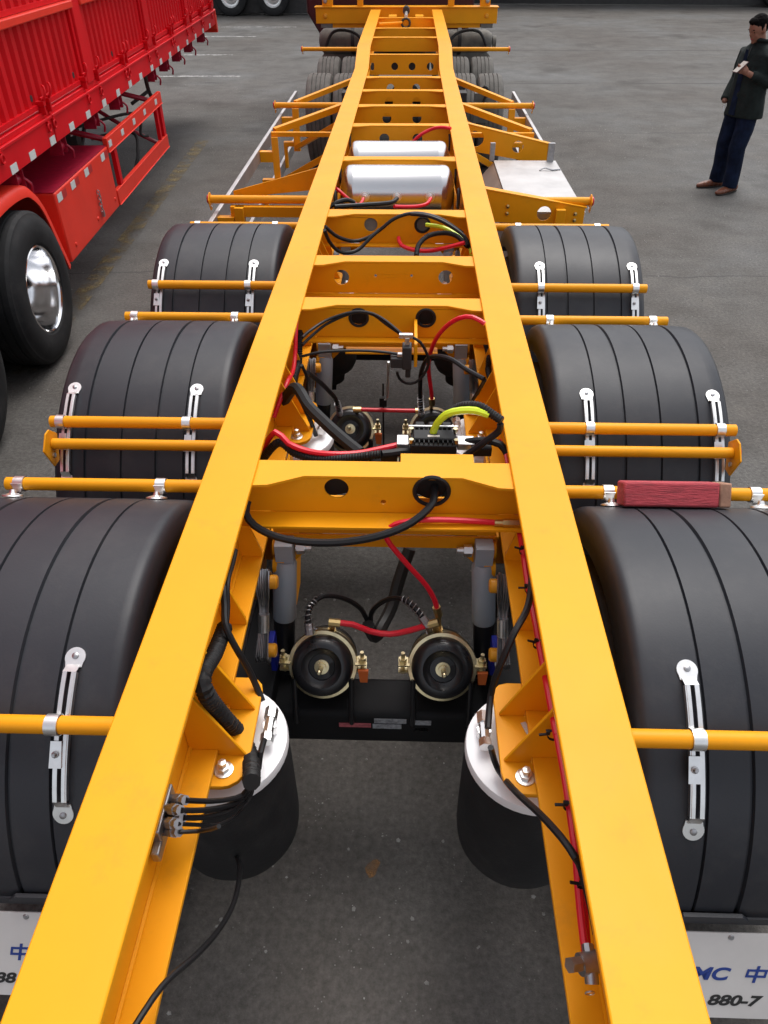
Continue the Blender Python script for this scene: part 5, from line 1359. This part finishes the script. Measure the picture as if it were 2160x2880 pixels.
limb(jk, [(-0.005, -0.165, 1.365, 0.075), (-0.03, -0.235, 1.22, 0.067), (-0.04, -0.255, 1.10, 0.060), (0.05, -0.22, 0.98, 0.054), (0.115, -0.185, 0.90, 0.050)])
random.seed(3)
for k in range(16):                        # folds
    z = random.uniform(0.8, 1.3); w = random.uniform(0, 2 * PI)
    ell(jk, (0.135 * math.cos(w), 0.19 * math.sin(w), z), (0.02, 0.03, 0.07), random.uniform(-0.5, 0.5), 8, 6)
for k in range(9):
    t = k / 8; ell(jk, (-0.05 - 0.06 * t, 0.225 + 0.025 * t + 0.03, 1.25 - 0.15 * t), (0.04, 0.025, 0.012), 0.4, 8, 6)
J = skinned(jk, 'jacket', 'jacket', 0.010, MAN, 3)
sf = MB(); sf.plate([(-0.035, 0.79), (0.05, 0.79), (0.03, 1.2), (0.012, 1.40), (-0.012, 1.40), (-0.03, 1.2)], W(0.150, 0.0, 0) + Vector((0, 0, 0)), LB, Z3, 0.012); sf.build('shirt_front', 'jeans', J)
cl = MB(); cl.sweep([W(0.012 + 0.078 * math.cos(t), 0.083 * math.sin(t), 1.475 + 0.012 * math.cos(t)) for t in [0.35 + i * (2 * PI - 0.7) / 24 for i in range(25)]], [0.018] * 25, 8); cl.build('collar', 'jacket', J, ang=180)
z_ = MB(); z_.tube([W(0.147, 0.01, 0.78), W(0.144, 0.01, 1.0), W(0.143, 0.01, 1.22), W(0.105, 0.0, 1.42)], 0.004, 6); z_.build('zip', 'ink_black', J)
tr = MB()
loft(tr, [(0, 0, 0.98, 0.115, 0.165), (0, 0, 0.88, 0.13, 0.18), (0, 0, 0.80, 0.12, 0.178)])
for sg, fx in ((1, 0.02), (-1, 0.0)):
    limb(tr, [(0.0, sg * 0.088, 0.86, 0.108), (0.01, sg * 0.105, 0.66, 0.100), (0.025 + fx, sg * 0.112, 0.47, 0.090), (0.0 + fx, sg * 0.122, 0.24, 0.082), (fx, sg * 0.127, 0.10, 0.084), (fx + 0.005, sg * 0.127, 0.058, 0.080)])
    for z in (0.13, 0.17, 0.22, 0.45, 0.52): ell(tr, (fx + 0.03, sg * 0.12, z), (0.055, 0.05, 0.010), random.uniform(-0.4, 0.4), 10, 6)
skinned(tr, 'jeans', 'jeans', 0.009, MAN, 3)
for sg, yaw in ((1, 0.25), (-1, -0.12)):
    sh = MB()
    c, s_ = math.cos(yaw), math.sin(yaw)
    def q_(a, b_): return (a * c - b_ * s_, sg * 0.125 + a * s_ + b_ * c)
    for a, r, z in ((-0.06, 0.042, 0.050), (0.0, 0.044, 0.056), (0.06, 0.045, 0.046), (0.12, 0.048, 0.038), (0.165, 0.043, 0.034), (0.195, 0.032, 0.030)):
        aa, bb = q_(a, 0); ell(sh, (aa, bb, z), (0.055, r, z * 0.95), 0, 14, 8)
    so = skinned(sh, 'shoe', 'shoe', 0.006, MAN, 3)
    sl = MB(); sl.plate([(lambda p: (W(p[0], p[1], 0).x, W(p[0], p[1], 0).y))(q_(a, b_)) for a, b_ in ((-0.10, -0.03), (-0.03, -0.042), (0.10, -0.048), (0.19, -0.04), (0.235, -0.012), (0.235, 0.012), (0.19, 0.04), (0.10, 0.048), (-0.03, 0.042), (-0.10, 0.03))], (0, 0, 0.010), X3, Y3, 0.014); sl.build('sole', 'sole', so, bevel=0.003)
kc = MB(); kc.tube([W(0.13, -0.15, 0.86), W(0.145, -0.14, 0.83), W(0.14, -0.13, 0.80)], 0.006, 6); kc.build('key_fob', 'zinc', MAN)
PH = thing('phone', 'phone with reddish case held in the standing man\'s left hand', 'phone', PB + W(0.292, 0.118, 1.262))
Mp = Matrix((FA, LB, Vector((0, 0, 1)))).transposed() @ Matrix.Rotation(R_(-52), 3, 'Y')
k = MB(); k.box((0, 0, 0), (0.075, 0.008, 0.152), Mp @ Matrix.Rotation(PI / 2, 3, 'Z')); k.build('case', 'phone_case', PH, bevel=0.003)
k = MB(); k.box(Mp @ Vector((0.0046, 0, 0)), (0.066, 0.001, 0.140), Mp @ Matrix.Rotation(PI / 2, 3, 'Z')); k.build('screen', 'screen', PH)
